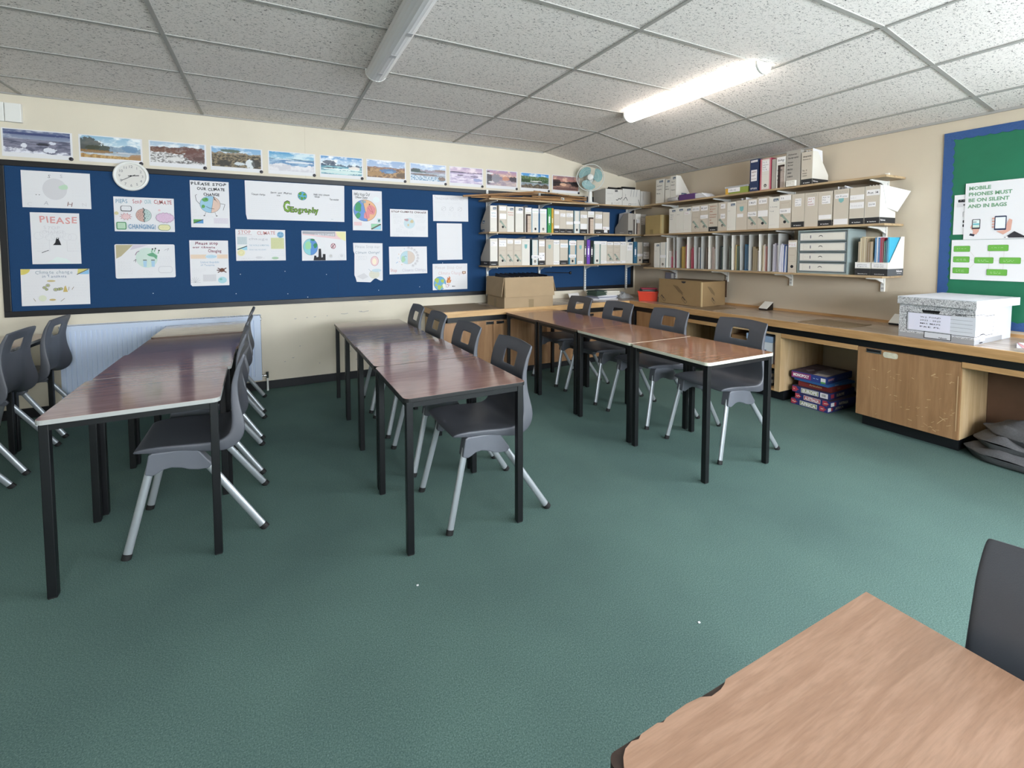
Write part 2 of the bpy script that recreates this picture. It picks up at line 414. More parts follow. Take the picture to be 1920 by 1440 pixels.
window(2, RX0, RX1, RZ0, RZ1, 'x', 4)
mb = MB(); mb.box(XL, -3.12, -.014, 0, 0, .078, M_black); struct(mb.build('baseboard_back', bevel=.002))
mb = MB(); mb.box(-.014, 0, -8, -.6, 0, .078, M_black); struct(mb.build('baseboard_right'))

# ================================================================== DISPLAY BOARD ON THE BACK WALL
bd = thing('display_board', 'long navy blue felt display board with black frame on the back wall', 'notice board', (-6.493, 0, .8134))
BW, BH = 6.45, 1.2237
mb = MB(); mb.box(.03, BW-.03, -.010, -.001, .03, BH-.03, M_felt)
f = Face(mb, (0, -.0102, 0))
for x in (2.49, 4.9): f.line([(x, .05), (x, BH-.05)], .0025, ink('#142c4e'))
for x, z in ((1.62, .30), (2.0, .32), (2.02, .10), (1.58, .12), (2.38, .28), (2.66, .27), (2.9, .1), (3.35, .12), (3.55, .36), (.95, .15), (1.3, .4), (3.1, .85), (3.62, .38), (2.2, .06)):
    f.disc(x, z, .004, M_paper, n=8)
mb.build('felt_panel', bd)
mb = MB(); mb.box(0, BW, -.018, -.001, 0, .045, M_black); mb.box(0, BW, -.018, -.001, BH-.045, BH, M_black); mb.box(0, .045, -.018, -.001, .045, BH-.045, M_black); mb.box(BW-.045, BW, -.018, -.001, .045, BH-.045, M_black)
mb.build('board_frame', bd, bevel=.003)

def sheet(name, label, cat, bl, w, h, draw=None, rot=0, outline=None, group=None, y=-.0125, wall='back', m=None, curl=0):
    """paper on a wall; bl = bottom-left corner seen from the room"""
    mb = MB(); m = m or M_paper
    pts = outline or [(0, 0), (w, 0), (w, h), (0, h)]
    mb.prism(pts, -.0007, 0, 'y', m)
    f = Face(mb, (0, -.0007, 0))
    if draw: draw(f, w, h)
    loc = (bl[0], y, bl[1]) if wall == 'back' else (y, bl[0], bl[1])
    o = mb.build(name, loc=loc, fix=False)
    o.rotation_euler = (0, rot, 0 if wall == 'back' else -PI/2)
    return tag(o, label, cat, group)

BLU, GRN, RED, ORG, YEL, PNK, TEA, BRN, PUR = [ink(c) for c in ('#5b95c9', '#5f9f5a', '#a8453f', '#d08a4c', '#d8c95e', '#d8a0a8', '#86c4c4', '#7a5136', '#6b3a5c')]
LBL, LGN, LPK, LOR, LGY, LYE = [ink(c) for c in ('#b9d3e2', '#bcd6bd', '#e6c8ca', '#e3cdb8', '#d2d0d4', '#e2dcae')]
def globe(f, cx, cz, r, sea=BLU, land=GRN, rz=None, out=True):
    rz = rz or r
    f.disc(cx, cz, r, sea, rz)
    for dx, dz, q in ((-.45, .45, .38), (.45, .35, .3), (-.1, -.55, .34), (.5, -.4, .25), (-.6, -.2, .2)):
        f.disc(cx+dx*r, cz+dz*rz, q*r, land, q*rz, n=9, wob=.22)
    if out: f.ring(cx, cz, r, .0022, M_ink, rz)
def dA(f, w, h):
    f.disc(w*.47, h*.52, .075, LGY, .085); f.disc(w*.6, h*.58, .03, LGN, .022, n=9, wob=.2)
    f.text('S', w*.37, h*.84, .026, M_pencil2, jit=1); f.text('S', w*.55, h*.84, .026, M_pencil, jit=1)
    f.text('C', w*.06, h*.06, .03, LGY, jit=1); f.text('A', w*.3, h*.08, .03, M_pencil, jit=1); f.text('H', w*.63, h*.06, .036, ink('#8c6c68'), jit=1); f.text('N', w*.86, h*.07, .03, LGY, jit=1)
    f.disc(w*.2, h*.35, .003, M_ink, n=8); f.disc(w*.245, h*.35, .003, M_ink, n=8); f.scrib(w*.05, h*.5, w*.22, 3, .02, LGY); f.scrib(w*.72, h*.5, w*.2, 3, .02, LGY)
def dB(f, w, h):
    f.text('PlEASE', w*.18, h*.8, .05, ink('#d79a98'), bold=.02, fit=w*.78, jit=.7)
    for cx in range(7): f.ring(w*(.15+.115*cx), h*(.55+.04*math.sin(cx*2)), .028, .0008, M_pencil)
    f.text('STOP', w*.26, h*.68, .026, LGY, jit=1); f.text('CHANGE', w*.22, h*.6, .022, LGY, jit=1)
    f.line([(w*.36, h*.48), (w*.36, h*.25), (w*.1, h*.25)], .001, M_pencil); f.line([(w*.72, h*.45), (w*.72, h*.25), (w*.95, h*.25)], .001, M_pencil)
    f.poly([(w*.43, h*.37), (w*.6, h*.37), (w*.57, h*.45), (w*.55, h*.49), (w*.5, h*.49), (w*.48, h*.42)], M_ink); f.disc(w*.53, h*.5, .009, M_ink, n=10); f.disc(w*.53, h*.505, .005, M_paper, n=8)
    f.line([(w*.2, h*.22), (w*.34, h*.27)], .004, M_ink); f.scrib(w*.05, h*.4, w*.25, 4, .02, LGY); f.scrib(w*.76, h*.4, w*.2, 4, .02, LGY); f.poly([(w*.3, h*.02), (w*.8, h*.02), (w*.7, h*.1), (w*.5, h*.14)], ink('#dfe9e6'))
def dC(f, w, h):
    f.poly([(.001, h-.001)]+[(.001+.055*math.sin(t*PI/16), h-.001-.045*math.cos(t*PI/16)) for t in range(9)], ink('#d5c66a'))
    f.poly([(w*.82, h*.85), (w*.995, h), (w*.83, h)], ink('#d2ca79')); f.poly([(w*.84, h*.85), (w*.995, h*.85), (w*.995, h*.98)], ink('#86b9dc')); f.line([(w*.81, h*.84), (w*.99, h*.99)], .005, M_ink)
    f.text('Climate change', w*.2, h*.87, .027, ink('#8f9aa8'), fit=w*.55, jit=.8); f.text('in Tanzania', w*.3, h*.77, .02, ink('#5e7390'), fit=w*.36, jit=.8)
    f.disc(w*.43, h*.67, .026, ink('#c9b98a'), .008); f.disc(w*.44, h*.15, .02, ink('#c4ad73'), .008)
    for x, z, q in ((.33, .49, .012), (.38, .55, .013), (.36, .44, .01), (.49, .43, .014), (.54, .44, .012), (.57, .45, .012)): f.ring(w*x, h*z, q, .003, ink('#6d6440')); f.disc(w*x, h*z, q*.6, ink('#a8b173'))
    f.poly([(w*.6, h*.36), (w*.67, h*.36), (w*.64, h*.54), (w*.62, h*.5)], ink('#c9b26e'))
    for a, c in (((.68, .4), (.69, .5)), ((.73, .42), (.76, .5)), ((.17, .2), (.2, .12)), ((.56, .1), (.62, .18))): f.line([(w*a[0], h*a[1]), (w*c[0], h*c[1])], .003, ink('#8b7a58'))
    f.disc(w*.3, h*.2, .024, ink('#d9ddc6')); f.scrib(w*.04, h*.62, w*.22, 6, .022, LGY); f.scrib(w*.74, h*.62, w*.22, 6, .022, LGY)
def dE(f, w, h):
    for t, x, c, ww in (('PlEAS', .03, '#86a3b8', .2), ('StoP', .31, '#c08086', .15), ('OUR', .5, '#9fbcc4', .12), ('ClIMATE', .66, '#b77373', .31)): f.text(t, w*x, h*.82, .033, ink(c), bold=.02, fit=w*ww, jit=.7)
    f.disc(w*.48, h*.48, .055, ink('#c9a59c'), .056); f.poly([(w*.48+.055*math.sin(t*PI/10)+0, h*.48+.056*math.cos(t*PI/10)) for t in range(0, 11)], ink('#b6c9c6')); f.ring(w*.48, h*.48, .055, .0015, M_ink, .056)
    f.line([(w*.47, h*.7), (w*.5, h*.63), (w*.47, h*.58), (w*.5, h*.52), (w*.475, h*.45), (w*.505, h*.4), (w*.48, h*.35), (w*.49, h*.28)], .005, M_ink)
    for i in range(26): a = i*2.4; q = .045*math.sqrt((i+1)/27); f.disc(w*.48+q*math.cos(a), h*.48+q*math.sin(a), .0025, ink('#555a60'), n=6)
    st = []
    for i in range(20): q = (.045, .026)[i % 2]; st.append((w*.19+q*math.cos(i*PI/10), h*.43+q*.75*math.sin(i*PI/10)))
    f.poly(st, ink('#b06a6c')); f.poly([(w*.19+(p[0]-w*.19)*.86, h*.43+(p[1]-h*.43)*.86) for p in st], LPK); f.scrib(w*.14, h*.47, w*.1, 3, .008, RED, .0008, .003)
    f.rr(w*.11, h*.58, w*.18, h*.16, .012, M_ink); f.rr(w*.12, h*.6, w*.16, h*.13, .01, M_paper); f.scrib(w*.135, h*.69, w*.12, 2, .012, M_pencil2, .0008, .003)
    for i in range(14): a = i*2*PI/14; f.disc(w*.84+.055*math.cos(a), h*.42+.034*math.sin(a), .012, ink('#7d4b72'), n=10)
    for i in range(14): a = i*2*PI/14; f.disc(w*.84+.055*math.cos(a), h*.42+.034*math.sin(a), .010, ink('#d9bcd4'), n=10)
    f.disc(w*.84, h*.42, .055, ink('#d9bcd4'), .036); f.scrib(w*.74, h*.5, w*.2, 4, .013, ink('#a4527f'), .0008, .004)
    f.rr(w*.035, h*.05, w*.16, h*.22, .01, ink('#4f8f62')); f.rr(w*.05, h*.075, w*.13, h*.17, .006, LGN); f.scrib(w*.06, h*.2, w*.1, 4, .009, ink('#4f8f62'), .0008, .003)
    f.text('CHANGING!', w*.23, h*.07, .038, ink('#7d9fbd'), bold=.025, fit=w*.45, jit=.7)
    f.rr(w*.72, h*.04, w*.21, h*.18, .024, ink('#8d9a72')); f.rr(w*.73, h*.055, w*.19, h*.15, .02, LYE); f.scrib(w*.75, h*.16, w*.15, 3, .009, ink('#8d9a72'), .0008, .003)
    f.disc(w*.045, h*.52, .014, ink('#cfc79d')); f.disc(w*.75, h*.64, .009, LPK)
def dF(f, w, h):
    f.poly([(w*.02, h*.98), (w*.3, h*.98), (w*.22, h*.85), (w*.1, h*.65), (w*.02, h*.58)], ink('#b5ab8c')); f.poly([(w*.3, h*.98), (w*.55, h*.98), (w*.4, h*.9), (w*.25, h*.83)], ink('#cfc6d2'))
    f.disc(w*.52, h*.6, .078, ink('#cbdcd3'), .086)
    f.poly([(w*.52, h*.7), (w*.62, h*.76), (w*.7, h*.66), (w*.68, h*.55), (w*.64, h*.62), (w*.56, h*.65)], ink('#6aa583'))
    for x, z in ((.62, .86), (.67, .88), (.73, .82)): f.line([(w*(x-.02), h*(z-.1)), (w*x, h*z)], .007, ink('#7cae8e')); f.disc(w*x, h*z, .006, M_ink, n=8)
    for x in (.455, .59): f.rect(w*x, h*.52, .026, .006, M_ink); f.poly([(w*x, h*.51), (w*x+.026, h*.51), (w*x+.024, h*.33), (w*x+.003, h*.33)], ink('#a9c9e0'))
    f.line([(w*.3, h*.5), (w*.34, h*.56), (w*.33, h*.47)], .003, M_ink); f.line([(w*.33, h*.68), (w*.36, h*.77), (w*.4, h*.8)], .005, ink('#8a6f86')); f.line([(w*.82, h*.82), (w*.9, h*.88), (w*.87, h*.8)], .002, M_pencil2)
    f.scrib(w*.04, h*.48, w*.25, 8, .014, M_pencil); f.scrib(w*.73, h*.62, w*.22, 9, .014, M_pencil); f.rr(w*.71, h*.14, w*.24, h*.2, .02, M_pencil); f.rr(w*.715, h*.15, w*.23, h*.18, .018, M_paper); f.scrib(w*.45, h*.18, w*.18, 2, .02, M_pencil)
def dG(f, w, h):
    f.text('PLEASE STOP', w*.03, h*.91, .024, M_ink, bold=.03, fit=w*.9, jit=.8); f.text('OUR CLIMATE', w*.18, h*.8, .024, M_ink, bold=.03, fit=w*.72, jit=.8); f.text('CHANGE', w*.33, h*.69, .024, M_ink, bold=.03, fit=w*.42, jit=.8)
    cx, cz = w*.5, h*.5
    f.disc(cx, cz, .08, ink('#9cc3da'), .076); f.poly([(cx+.005, cz-.075)]+[(cx+.08*math.sin(t*PI/12), cz-.076*math.cos(t*PI/12)) for t in range(1, 12)]+[(cx+.028, cz+.072)], ink('#dcc0b2'))
    f.disc(cx-.035, cz+.04, .026, GRN, .018, n=9, wob=.2); f.disc(cx-.055, cz-.02, .014, GRN, .018, n=8, wob=.2); f.ring(cx, cz, .08, .0016, M_ink, .076)
    f.line([(cx+.005, cz-.075), (cx+.018, cz), (cx+.028, cz+.072)], .0016, M_ink); f.line([(cx-.03, cz-.02), (cx-.005, cz-.035), (cx+.03, cz-.04)], .003, M_ink)
    f.line([(cx-.08, cz), (cx-.105, cz+.03), (cx-.112, cz+.075), (cx-.1, cz+.085)], .003, M_ink); f.line([(cx+.08, cz+.01), (cx+.115, cz+.005), (cx+.1, cz-.05)], .003, M_ink)
    for s_ in (-1, 1): f.line([(cx+s_*.035, cz-.07), (cx+s_*.045, cz-.1)], .002, M_ink); f.disc(cx+s_*.048, cz-.102, .007, M_ink, .004, n=8)
    for s_ in (-.03, .035): f.disc(cx+s_, cz+.045, .006, M_ink, .003, n=8)
    f.rect(w*.06, h*.085, w*.25, h*.085, BLU); f.poly([(w*.06, h*.085), (w*.06, h*.17), (w*.28, h*.17)], GRN); f.line([(w*.06, h*.085), (w*.31, h*.17)], .006, ink('#4a4638'))
    f.rect(w*.58, h*.09, w*.38, h*.12, ink('#d9d3dc')); f.scrib(w*.6, h*.18, w*.34, 4, .012, M_pencil); f.scrib(w*.04, h*.26, w*.5, 2, .012, M_pencil); f.scrib(w*.02, h*.45, w*.12, 5, .014, M_pencil)
def dH(f, w, h):
    globe(f, w*.555, h*.655, .042, ink('#5ba6c9'), ink('#5f9640'))
    f.text('G', w*.36, h*.23, .1, M_ink, bold=.05, fit=.062); f.text('G', w*.362, h*.235, .094, ink('#7ba245'), bold=.035, fit=.058)
    random.seed(11); f.text('Eography', w*.43, h*.22, .050, M_ink, bold=.075, fit=w*.29, jit=.6)
    random.seed(11); f.text('Eography', w*.43, h*.22, .050, ink('#7ba245'), bold=.025, fit=w*.29, jit=.6)
    for x, z, t, ww in ((.06, .62, 'Climate change', .13), (.24, .685, 'Save our Planet', .21), (.3, .62, 'now', .035), (.67, .69, 'Help stop climate', .17), (.68, .63, 'change', .055), (.84, .575, 'The weather', .1)): f.text(t, w*x, h*z, .017, M_ink, fit=w*ww, jit=.7, bold=.01)
    f.scrib(w*.06, h*.54, w*.28, 9, .02, LGY); f.scrib(w*.8, h*.46, w*.16, 6, .02, LGY); f.text('o o', w*.85, h*.05, .01, M_pencil2)
def dI(f, w, h):
    c = ink('#7c2f4b'); f.text('Please stop', w*.14, h*.91, .026, c, fit=w*.6, jit=.6, bold=.02); f.text('our climate', w*.08, h*.83, .018, c, fit=w*.58, jit=.6, bold=.02); f.text('Changing', w*.47, h*.74, .026, c, fit=w*.35, jit=.6, bold=.02)
    f.rect(w*.02, h*.6, w*.4, h*.09, LOR); f.rect(w*.7, h*.6, w*.28, h*.09, LOR); f.disc(w*.54, h*.645, .045, LBL, .016); f.scrib(w*.44, h*.65, w*.22, 1, .01, ink('#6d8aa6'))
    f.text('United Republic', w*.26, h*.5, .02, ink('#8ba9c4'), fit=w*.5, jit=.7); f.text('of Tanzania', w*.27, h*.44, .015, ink('#6e93b8'), fit=w*.36, jit=.7)
    cx, cz = w*.82, h*.34; f.disc(cx, cz, .022, ink('#6b4437'), .018, n=10, wob=.15)
    for a in (35, 145, 215, 325, 180): f.line([(cx+.015*math.cos(R(a)), cz+.013*math.sin(R(a))), (cx+.042*math.cos(R(a)), cz+.036*math.sin(R(a)))], .008, ink('#5c3a30'))
    f.disc(w*.82, h*.12, .035, ink('#a9cfd8'), .03); f.disc(w*.78, h*.14, .012, ink('#7fb8b0'), .01); f.rect(w*.32, h*.1, w*.34, h*.15, LGY); f.scrib(w*.04, h*.37, w*.4, 3, .012, M_pencil); f.scrib(w*.34, h*.22, w*.3, 5, .012, M_pencil)
    for a in range(0, 180, 25): f.line([(w*.12, h*.08), (w*.12+.04*math.cos(R(a)), h*.08+.05*math.sin(R(a)))], .001, M_pencil2)
def dJ(f, w, h):
    f.text('STOP', w*.05, h*.86, .032, ink('#c08585'), bold=.01, fit=w*.26, jit=.6); f.text('CLIMATE', w*.42, h*.84, .032, ink('#c47f7f'), bold=.01, fit=w*.38, jit=.6); f.line([(w*.04, h*.83), (w*.32, h*.835)], .002, ink('#a85f62'))
    globe(f, w*.9, h*.84, .03, ink('#8fb4cf'), ink('#6a9bbb'), out=False)
    f.rect(w*.03, h*.52, w*.19, h*.24, ink('#c2ccd0')); f.scrib(w*.04, h*.73, w*.16, 5, .013, ink('#7f98a0')); f.rect(w*.03, h*.34, w*.19, h*.13, ink('#9ccadb')); f.poly([(w*.03, h*.36), (w*.22, h*.47), (w*.03, h*.47)], ink('#dfe6df')); f.line([(w*.03, h*.36), (w*.22, h*.47)], .007, M_ink)
    f.rect(w*.7, h*.38, w*.27, h*.36, ink('#cfd0a2')); f.scrib(w*.71, h*.72, w*.25, 8, .012, ink('#9aa27a')); f.disc(w*.1, h*.26, .032, LYE); f.ring(w*.1, h*.26, .02, .001, M_pencil2)
    f.text('change', w*.25, h*.66, .022, M_pencil, fit=w*.4, jit=1); f.text('THE WORLD IS MEATING', w*.26, h*.47, .014, ink('#a9bccb'), fit=w*.4, jit=.6, bold=.01); f.text('WHAT ARE WE GOING', w*.26, h*.33, .013, ink('#a3b5c6'), fit=w*.34, jit=.6)
    f.scrib(w*.25, h*.78, w*.4, 2, .02, M_pencil); f.scrib(w*.1, h*.08, w*.5, 2, .02, M_pencil2); f.disc(w*.78, h*.08, .03, ink('#a7c3a6'), .012); f.disc(w*.45, h*.1, .03, LGY, .012); f.scrib(w*.7, h*.3, w*.25, 3, .02, ink('#a6bac8'))
def dK(f, w, h):
    f.poly([(w*.02, h*.86), (w*.98, h*.7), (w*.98, h*.98), (w*.02, h*.98)], LPK); f.poly([(w*.02, h*.9), (w*.75, h*.82), (w*.75, h*.98), (w*.02, h*.98)], ink('#a9a9b0')); f.text('CLIMATE CHANGE', w*.28, h*.84, .02, M_paper, fit=w*.46, jit=.6, bold=.02)
    f.poly([(w*.76, h*.98), (w*.99, h*.98), (w*.99, h*.66), (w*.9, h*.72), (w*.8, h*.84)], ink('#e4dfae'))
    f.disc(w*.19, h*.46, .068, ink('#8ec9cf'), .082); f.poly([(w*.19+.068*math.sin(t*PI/10), h*.46+.082*math.cos(t*PI/10)) for t in range(0, 11)], ink('#5f8fcb')); f.disc(w*.14, h*.5, .03, ink('#9fd2a2'), .04, n=10, wob=.15); f.disc(w*.3, h*.5, .02, ink('#3c8a62'), .024, n=9, wob=.2); f.disc(w*.24, h*.7, .02, ink('#3c8a62'), .012, n=9, wob=.2); f.ring(w*.19, h*.46, .068, .002, ink('#48505f'), .082)
    f.poly([(w*.25, 0.002), (w*.27, h*.17), (w*.31, h*.17), (w*.32, h*.11), (w*.36, h*.13), (w*.37, h*.4), (w*.42, h*.4), (w*.43, h*.1), (w*.46, h*.12), (w*.46, h*.22), (w*.52, h*.22), (w*.52, .002)], M_ink)
    f.disc(w*.7, h*.49, .024, ink('#94465e'), .028); f.disc(w*.7, h*.49, .019, LPK, .023); f.line([(w*.66, h*.42), (w*.74, h*.57)], .006, ink('#4b3440')); f.line([(w*.67, h*.56), (w*.71, h*.42)], .004, ink('#4b3440'))
    f.disc(w*.64, h*.15, .018, LGY, .02); f.ring(w*.64, h*.16, .008, .002, ink('#96906a')); f.ring(w*.89, h*.13, .03, .001, M_pencil); f.disc(w*.89, h*.16, .015, LGY)
def dL(f, w, h):
    f.text('Help stop Our', w*.05, h*.87, .033, M_ink, fit=w*.55, jit=.7, bold=.01); f.text('Climate Change', w*.09, h*.8, .02, M_ink, fit=w*.42, jit=.7, bold=.02)
    cx, cz, r = w*.42, h*.5, .118; q = .112
    f.disc(cx, cz, r, ink('#6f94cf'), q)
    tilt = R(-12)
    right = [(cx+r*math.sin(tilt+t*PI/16), cz+q*math.cos(tilt+t*PI/16)) for t in range(0, 17)]
    f.poly(right, ink('#e3b48e'))
    f.disc(cx-.07, cz+.03, .034, ink('#4f9a6c'), .05, n=11, wob=.2); f.disc(cx-.07, cz-.055, .026, ink('#4f9a6c'), .03, n=9, wob=.2); f.disc(cx-.015, cz+.09, .028, ink('#9aa7ad'), .016, n=9, wob=.15)
    f.disc(cx+.06, cz+.005, .05, ink('#dc8f92'), .05, n=12, wob=.15); f.disc(cx+.015, cz-.05, .03, ink('#dc8f92'), .04, n=10, wob=.15); f.ring(cx, cz, r, .0022, ink('#32343c'), q)
    f.line([right[0], right[-1]], .002, ink('#32343c')); f.line([(cx+.03, cz+.03), (cx+.05, cz), (cx+.08, cz-.02), (cx+.06, cz+.03), (cx+.04, cz+.06)], .002, ink('#8f3f4a')); f.disc(cx+.045, cz+.065, .006, M_ink, n=8)
    f.rect(w*.62, h*.03, w*.33, h*.14, ink('#9fd0e2')); f.poly([(w*.62, h*.03), (w*.62, h*.17), (w*.93, h*.17)], ink('#9ccfae')); f.line([(w*.62, h*.035), (w*.95, h*.165)], .014, ink('#6b6a5c')); f.frame(w*.62, h*.03, w*.33, h*.14, .0012, M_ink)
    f.rect(w*.04, h*.12, w*.26, h*.09, LPK); f.scrib(w*.05, h*.2, w*.24, 3, .013, ink('#c98393')); f.rect(w*.83, h*.2, w*.12, h*.11, ink('#bcd8d8')); f.text('ff', w*.86, h*.22, .025, ink('#2f4b4b'), bold=.03); f.disc(w*.8, h*.78, .035, ink('#e1e9ea'), .03); f.scrib(w*.72, h*.9, w*.22, 2, .014, LGY)
def dM(f, w, h):
    f.text('STOP CLIMATE CHANGE', w*.04, h*.88, .018, ink('#6b4a47'), fit=w*.92, jit=.5, bold=.03)
    cx, cz = w*.5, h*.5; f.disc(cx, cz, .062, ink('#c5d6dc'), .058); f.disc(cx-.03, cz+.035, .026, ink('#b99aa0'), .014, n=10, wob=.2); f.disc(cx+.028, cz+.02, .018, ink('#cdbf9c'), .02, n=9, wob=.2); f.disc(cx-.012, cz-.02, .01, ink('#cdbf9c'), .014, n=8)
    for x, z, ww, r in ((.08, .8, .25, 4), (.1, .6, .15, 4), (.15, .3, .14, 4), (.5, .2, .1, 4), (.35, .22, .1, 4), (.64, .8, .3, 3), (.7, .62, .22, 3), (.68, .38, .25, 4), (.26, .62, .06, 3), (.25, .42, .08, 3), (.02, .07, .2, 2)): f.scrib(w*x, h*z, w*ww, r, .012, M_pencil2, .0007, .004)
def dN(f, w, h):
    f.text('TANZANIA NEEDS HELP', w*.06, h*.82, .026, ink('#c3c3c8'), fit=w*.84, jit=.5); f.scrib(w*.04, h*.74, w*.88, 2, .014, M_pencil)
    for x in (.3, .52, .76): f.ring(w*x, h*.48, .024, .001, M_pencil2); f.line([(w*x-.03, h*.42), (w*x+.02, h*.54)], .0012, M_pencil2)
    for x in (.04, .14, .24, .42, .56, .7): f.scrib(w*x, h*.34, w*.09, 5, .013, M_pencil)
    f.text('*', w*.04, h*.9, .02, M_pencil2)
def dO(f, w, h):
    f.scrib(w*.1, h*.1, w*.1, 2, .012, LGY); f.scrib(w*.3, h*.92, w*.4, 1, .012, LGY); f.scrib(w*.1, h*.6, w*.8, 2, .12, LGY)
def dP(f, w, h):
    f.text('Please Stop our', w*.06, h*.87, .03, M_pencil, fit=w*.85, jit=.7); f.text('Climate Change!', w*.06, h*.73, .024, ink('#7e8ea0'), fit=w*.85, jit=.7)
    f.disc(w*.72, h*.54, .042, ink('#c58f92'), .052); f.disc(w*.72, h*.54, .038, LPK, .048); f.disc(w*.71, h*.53, .022, ink('#efe3cc'), .034)
    for i in range(4): f.ring(w*(.15+.08*i), h*.62, .02, .001, M_pencil)
    f.disc(w*.35, h*.2, .009, M_ink, n=8); f.disc(w*.37, h*.18, .006, RED, n=8); f.poly([(w*.1, h*.16), (w*.35, h*.24), (w*.5, h*.14), (w*.3, h*.08)], LGY)
    f.disc(w*.7, h*.2, .055, ink('#d6d4c6'), .045); f.disc(w*.78, h*.3, .05, ink('#c3d4dc'), .018); f.scrib(w*.55, h*.28, w*.35, 4, .02, M_pencil2); f.line([(w*.5, h*.34), (w*.6, h*.27)], .003, ink('#8fa5b5'))
def dQ(f, w, h):
    cx, cz = w*.48, h*.6; f.disc(cx, cz, .08, ink('#b9d3dc'), .072); f.poly([(cx+.08*math.sin(t*PI/12), cz+.072*math.cos(t*PI/12)) for t in range(13)], ink('#d5c6bc')); f.disc(cx-.05, cz-.02, .022, ink('#a9cdae'), .035, n=9, wob=.2); f.ring(cx, cz, .08, .001, M_pencil2, .072)
    for i in range(9): a = R(-60+i*18); x = cx+.115*math.cos(a); z = cz+.105*math.sin(a); f.disc(x, z, .017, LGY, .015); f.text('*', x-.006, z-.006, .018, ink('#7a7480'))
    for i in range(6): a = R(110+i*24); x = cx+.105*math.cos(a); z = cz+.1*math.sin(a); f.disc(x, z, .004, [BLU, PNK, ORG][i % 3], n=7)
    f.line([(cx-.04, cz+.005), (cx-.03, cz+.018), (cx-.012, cz+.012)], .003, ink('#4d6a70'))
    f.text('Stop', w*.03, h*.09, .034, ink('#d79a9a'), fit=w*.16, jit=.8); f.text('Climate Change', w*.32, h*.09, .032, ink('#c9c6d2'), fit=w*.64, jit=.8); f.line([(w*.17, h*.4), (w*.22, h*.45)], .004, BLU)
def dR(f, w, h):
    f.text('Please Stop Our', w*.06, h*.8, .036, ink('#cfc4c4'), fit=w*.8, jit=.6); f.text('Climate Changing', w*.16, h*.58, .036, ink('#d4b9b9'), fit=w*.76, jit=.6)
    globe(f, w*.2, h*.25, .072, ink('#6fa9cf'), ink('#a9bf5f'), .078); f.disc(w*.32, h*.15, .02, ink('#e8e6e0'), .026, n=9, wob=.2)
    f.poly([(w*.4, h*.26), (w*.5, h*.26), (w*.53, h*.38), (w*.49, h*.36), (w*.5, h*.46), (w*.46, h*.54), (w*.46, h*.44), (w*.42, h*.48), (w*.41, h*.38), (w*.39, h*.34)], ink('#c97548')); f.disc(w*.46, h*.32, .012, ink('#e0a35c'), .018)
    f.ring(w*.41, h*.15, .018, .003, ink('#b0485a')); f.ring(w*.45, h*.19, .012, .0025, ink('#b0485a')); f.poly([(w*.54, h*.11), (w*.57, h*.15), (w*.6, h*.12), (w*.63, h*.14), (w*.64, h*.11)], M_ink)
    f.rect(w*.85, h*.6, w*.1, h*.1, BRN); f.rect(w*.87, h*.62, w*.06, h*.06, LOR); f.scrib(w*.58, h*.5, w*.35, 4, .02, LGY)
A3 = 'hand-drawn climate posters pinned on the blue board'
W, Hh = .42, .297
P_ = lambda n: [n]
torn = [(.03, .01), (.17, 0), (.22, .045), (.28, .012), (.3, .02), (.302, .41), (0, .413), (.002, .33), (.012, .30), (.008, .08), (.02, .05)]
post = [
 ('faint landscape pencil poster of a pale grey globe, top left of the blue board', (-6.354, 1.676), W, .288, dA, 0, None),
 ('portrait pencil poster headed PlEASE in faded red, left end of the board', (-6.314, 1.228), .3, .41, dB, 0, None),
 ('landscape poster reading Climate change in Tanzania with yellow sun, bottom left of the board', (-6.390, .898), W, .292, dC, .01, None),
 ('landscape poster with cracked globe and speech bubbles reading CHANGING, below the clock', (-5.788, 1.498), .42, .29, dE, 0, None),
 ('landscape poster of a crying pale green globe with rounded corners, under the cracked globe poster', (-5.795, 1.099), .42, .29, dF, 0, rrect(0, .42, 0, .29, .012, 3)),
 ('portrait poster PLEASE STOP OUR CLIMATE CHANGE with a globe that has arms and legs', (-5.245, 1.543), .3, .416, dG, 0, None),
 ('wide banner poster with green bubble lettering Geography and a small globe', (-4.815, 1.626), .89, .368, dH, 0, [(.012, 0), (.885, -.002), (.89, .362), (0.0, .360), (.002, .05)]),
 ('portrait poster Please stop our climate Changing with a brown turtle', (-5.265, 1.015), .3, .411, dI, 0, [(.012, 0), (.3, 0), (.3, .411), (0, .411), (0, .015)]),
 ('landscape poster with red underlined STOP CLIMATE heading and many small pencil panels', (-4.903, 1.239), W, .293, dJ, 0, None),
 ('landscape poster with green and blue globe beside a black factory silhouette', (-4.337, 1.234), W, .295, dK, 0, None),
 ('portrait poster with large globe split blue-green and orange-pink, right of the banner', (-3.847, 1.542), .301, .412, dL, 0, None),
 ('landscape poster with brown heading STOP CLIMATE CHANGE and notes around a small pale globe', (-3.462, 1.482), W, .293, dM, 0, None),
 ('faint pencil poster with block letter heading, top right of the papers beside the bamboo canes', (-2.98, 1.66), .424, .29, dN, -.01, None),
 ('nearly blank portrait sheet on the board between two landscape posters near the shelves', (-2.934, 1.226), .302, .411, dO, -.012, None),
 ('portrait poster with torn wavy bottom edge and a pink flame drawing', (-3.848, 1.0), .302, .413, dP, 0, torn),
 ('landscape poster of a pale half blue half beige globe over faint letters', (-3.475, 1.078), W, .296, dQ, -.01, None),
 ('landscape poster with blue globe and orange fire near the open cardboard box', (-2.992, .8895), W, .294, dR, 0, None)]
for lab, bl, w_, h_, d_, r_, out_ in post:
    sheet('poster', lab, 'poster', bl, w_, h_, d_, r_, out_, A3)

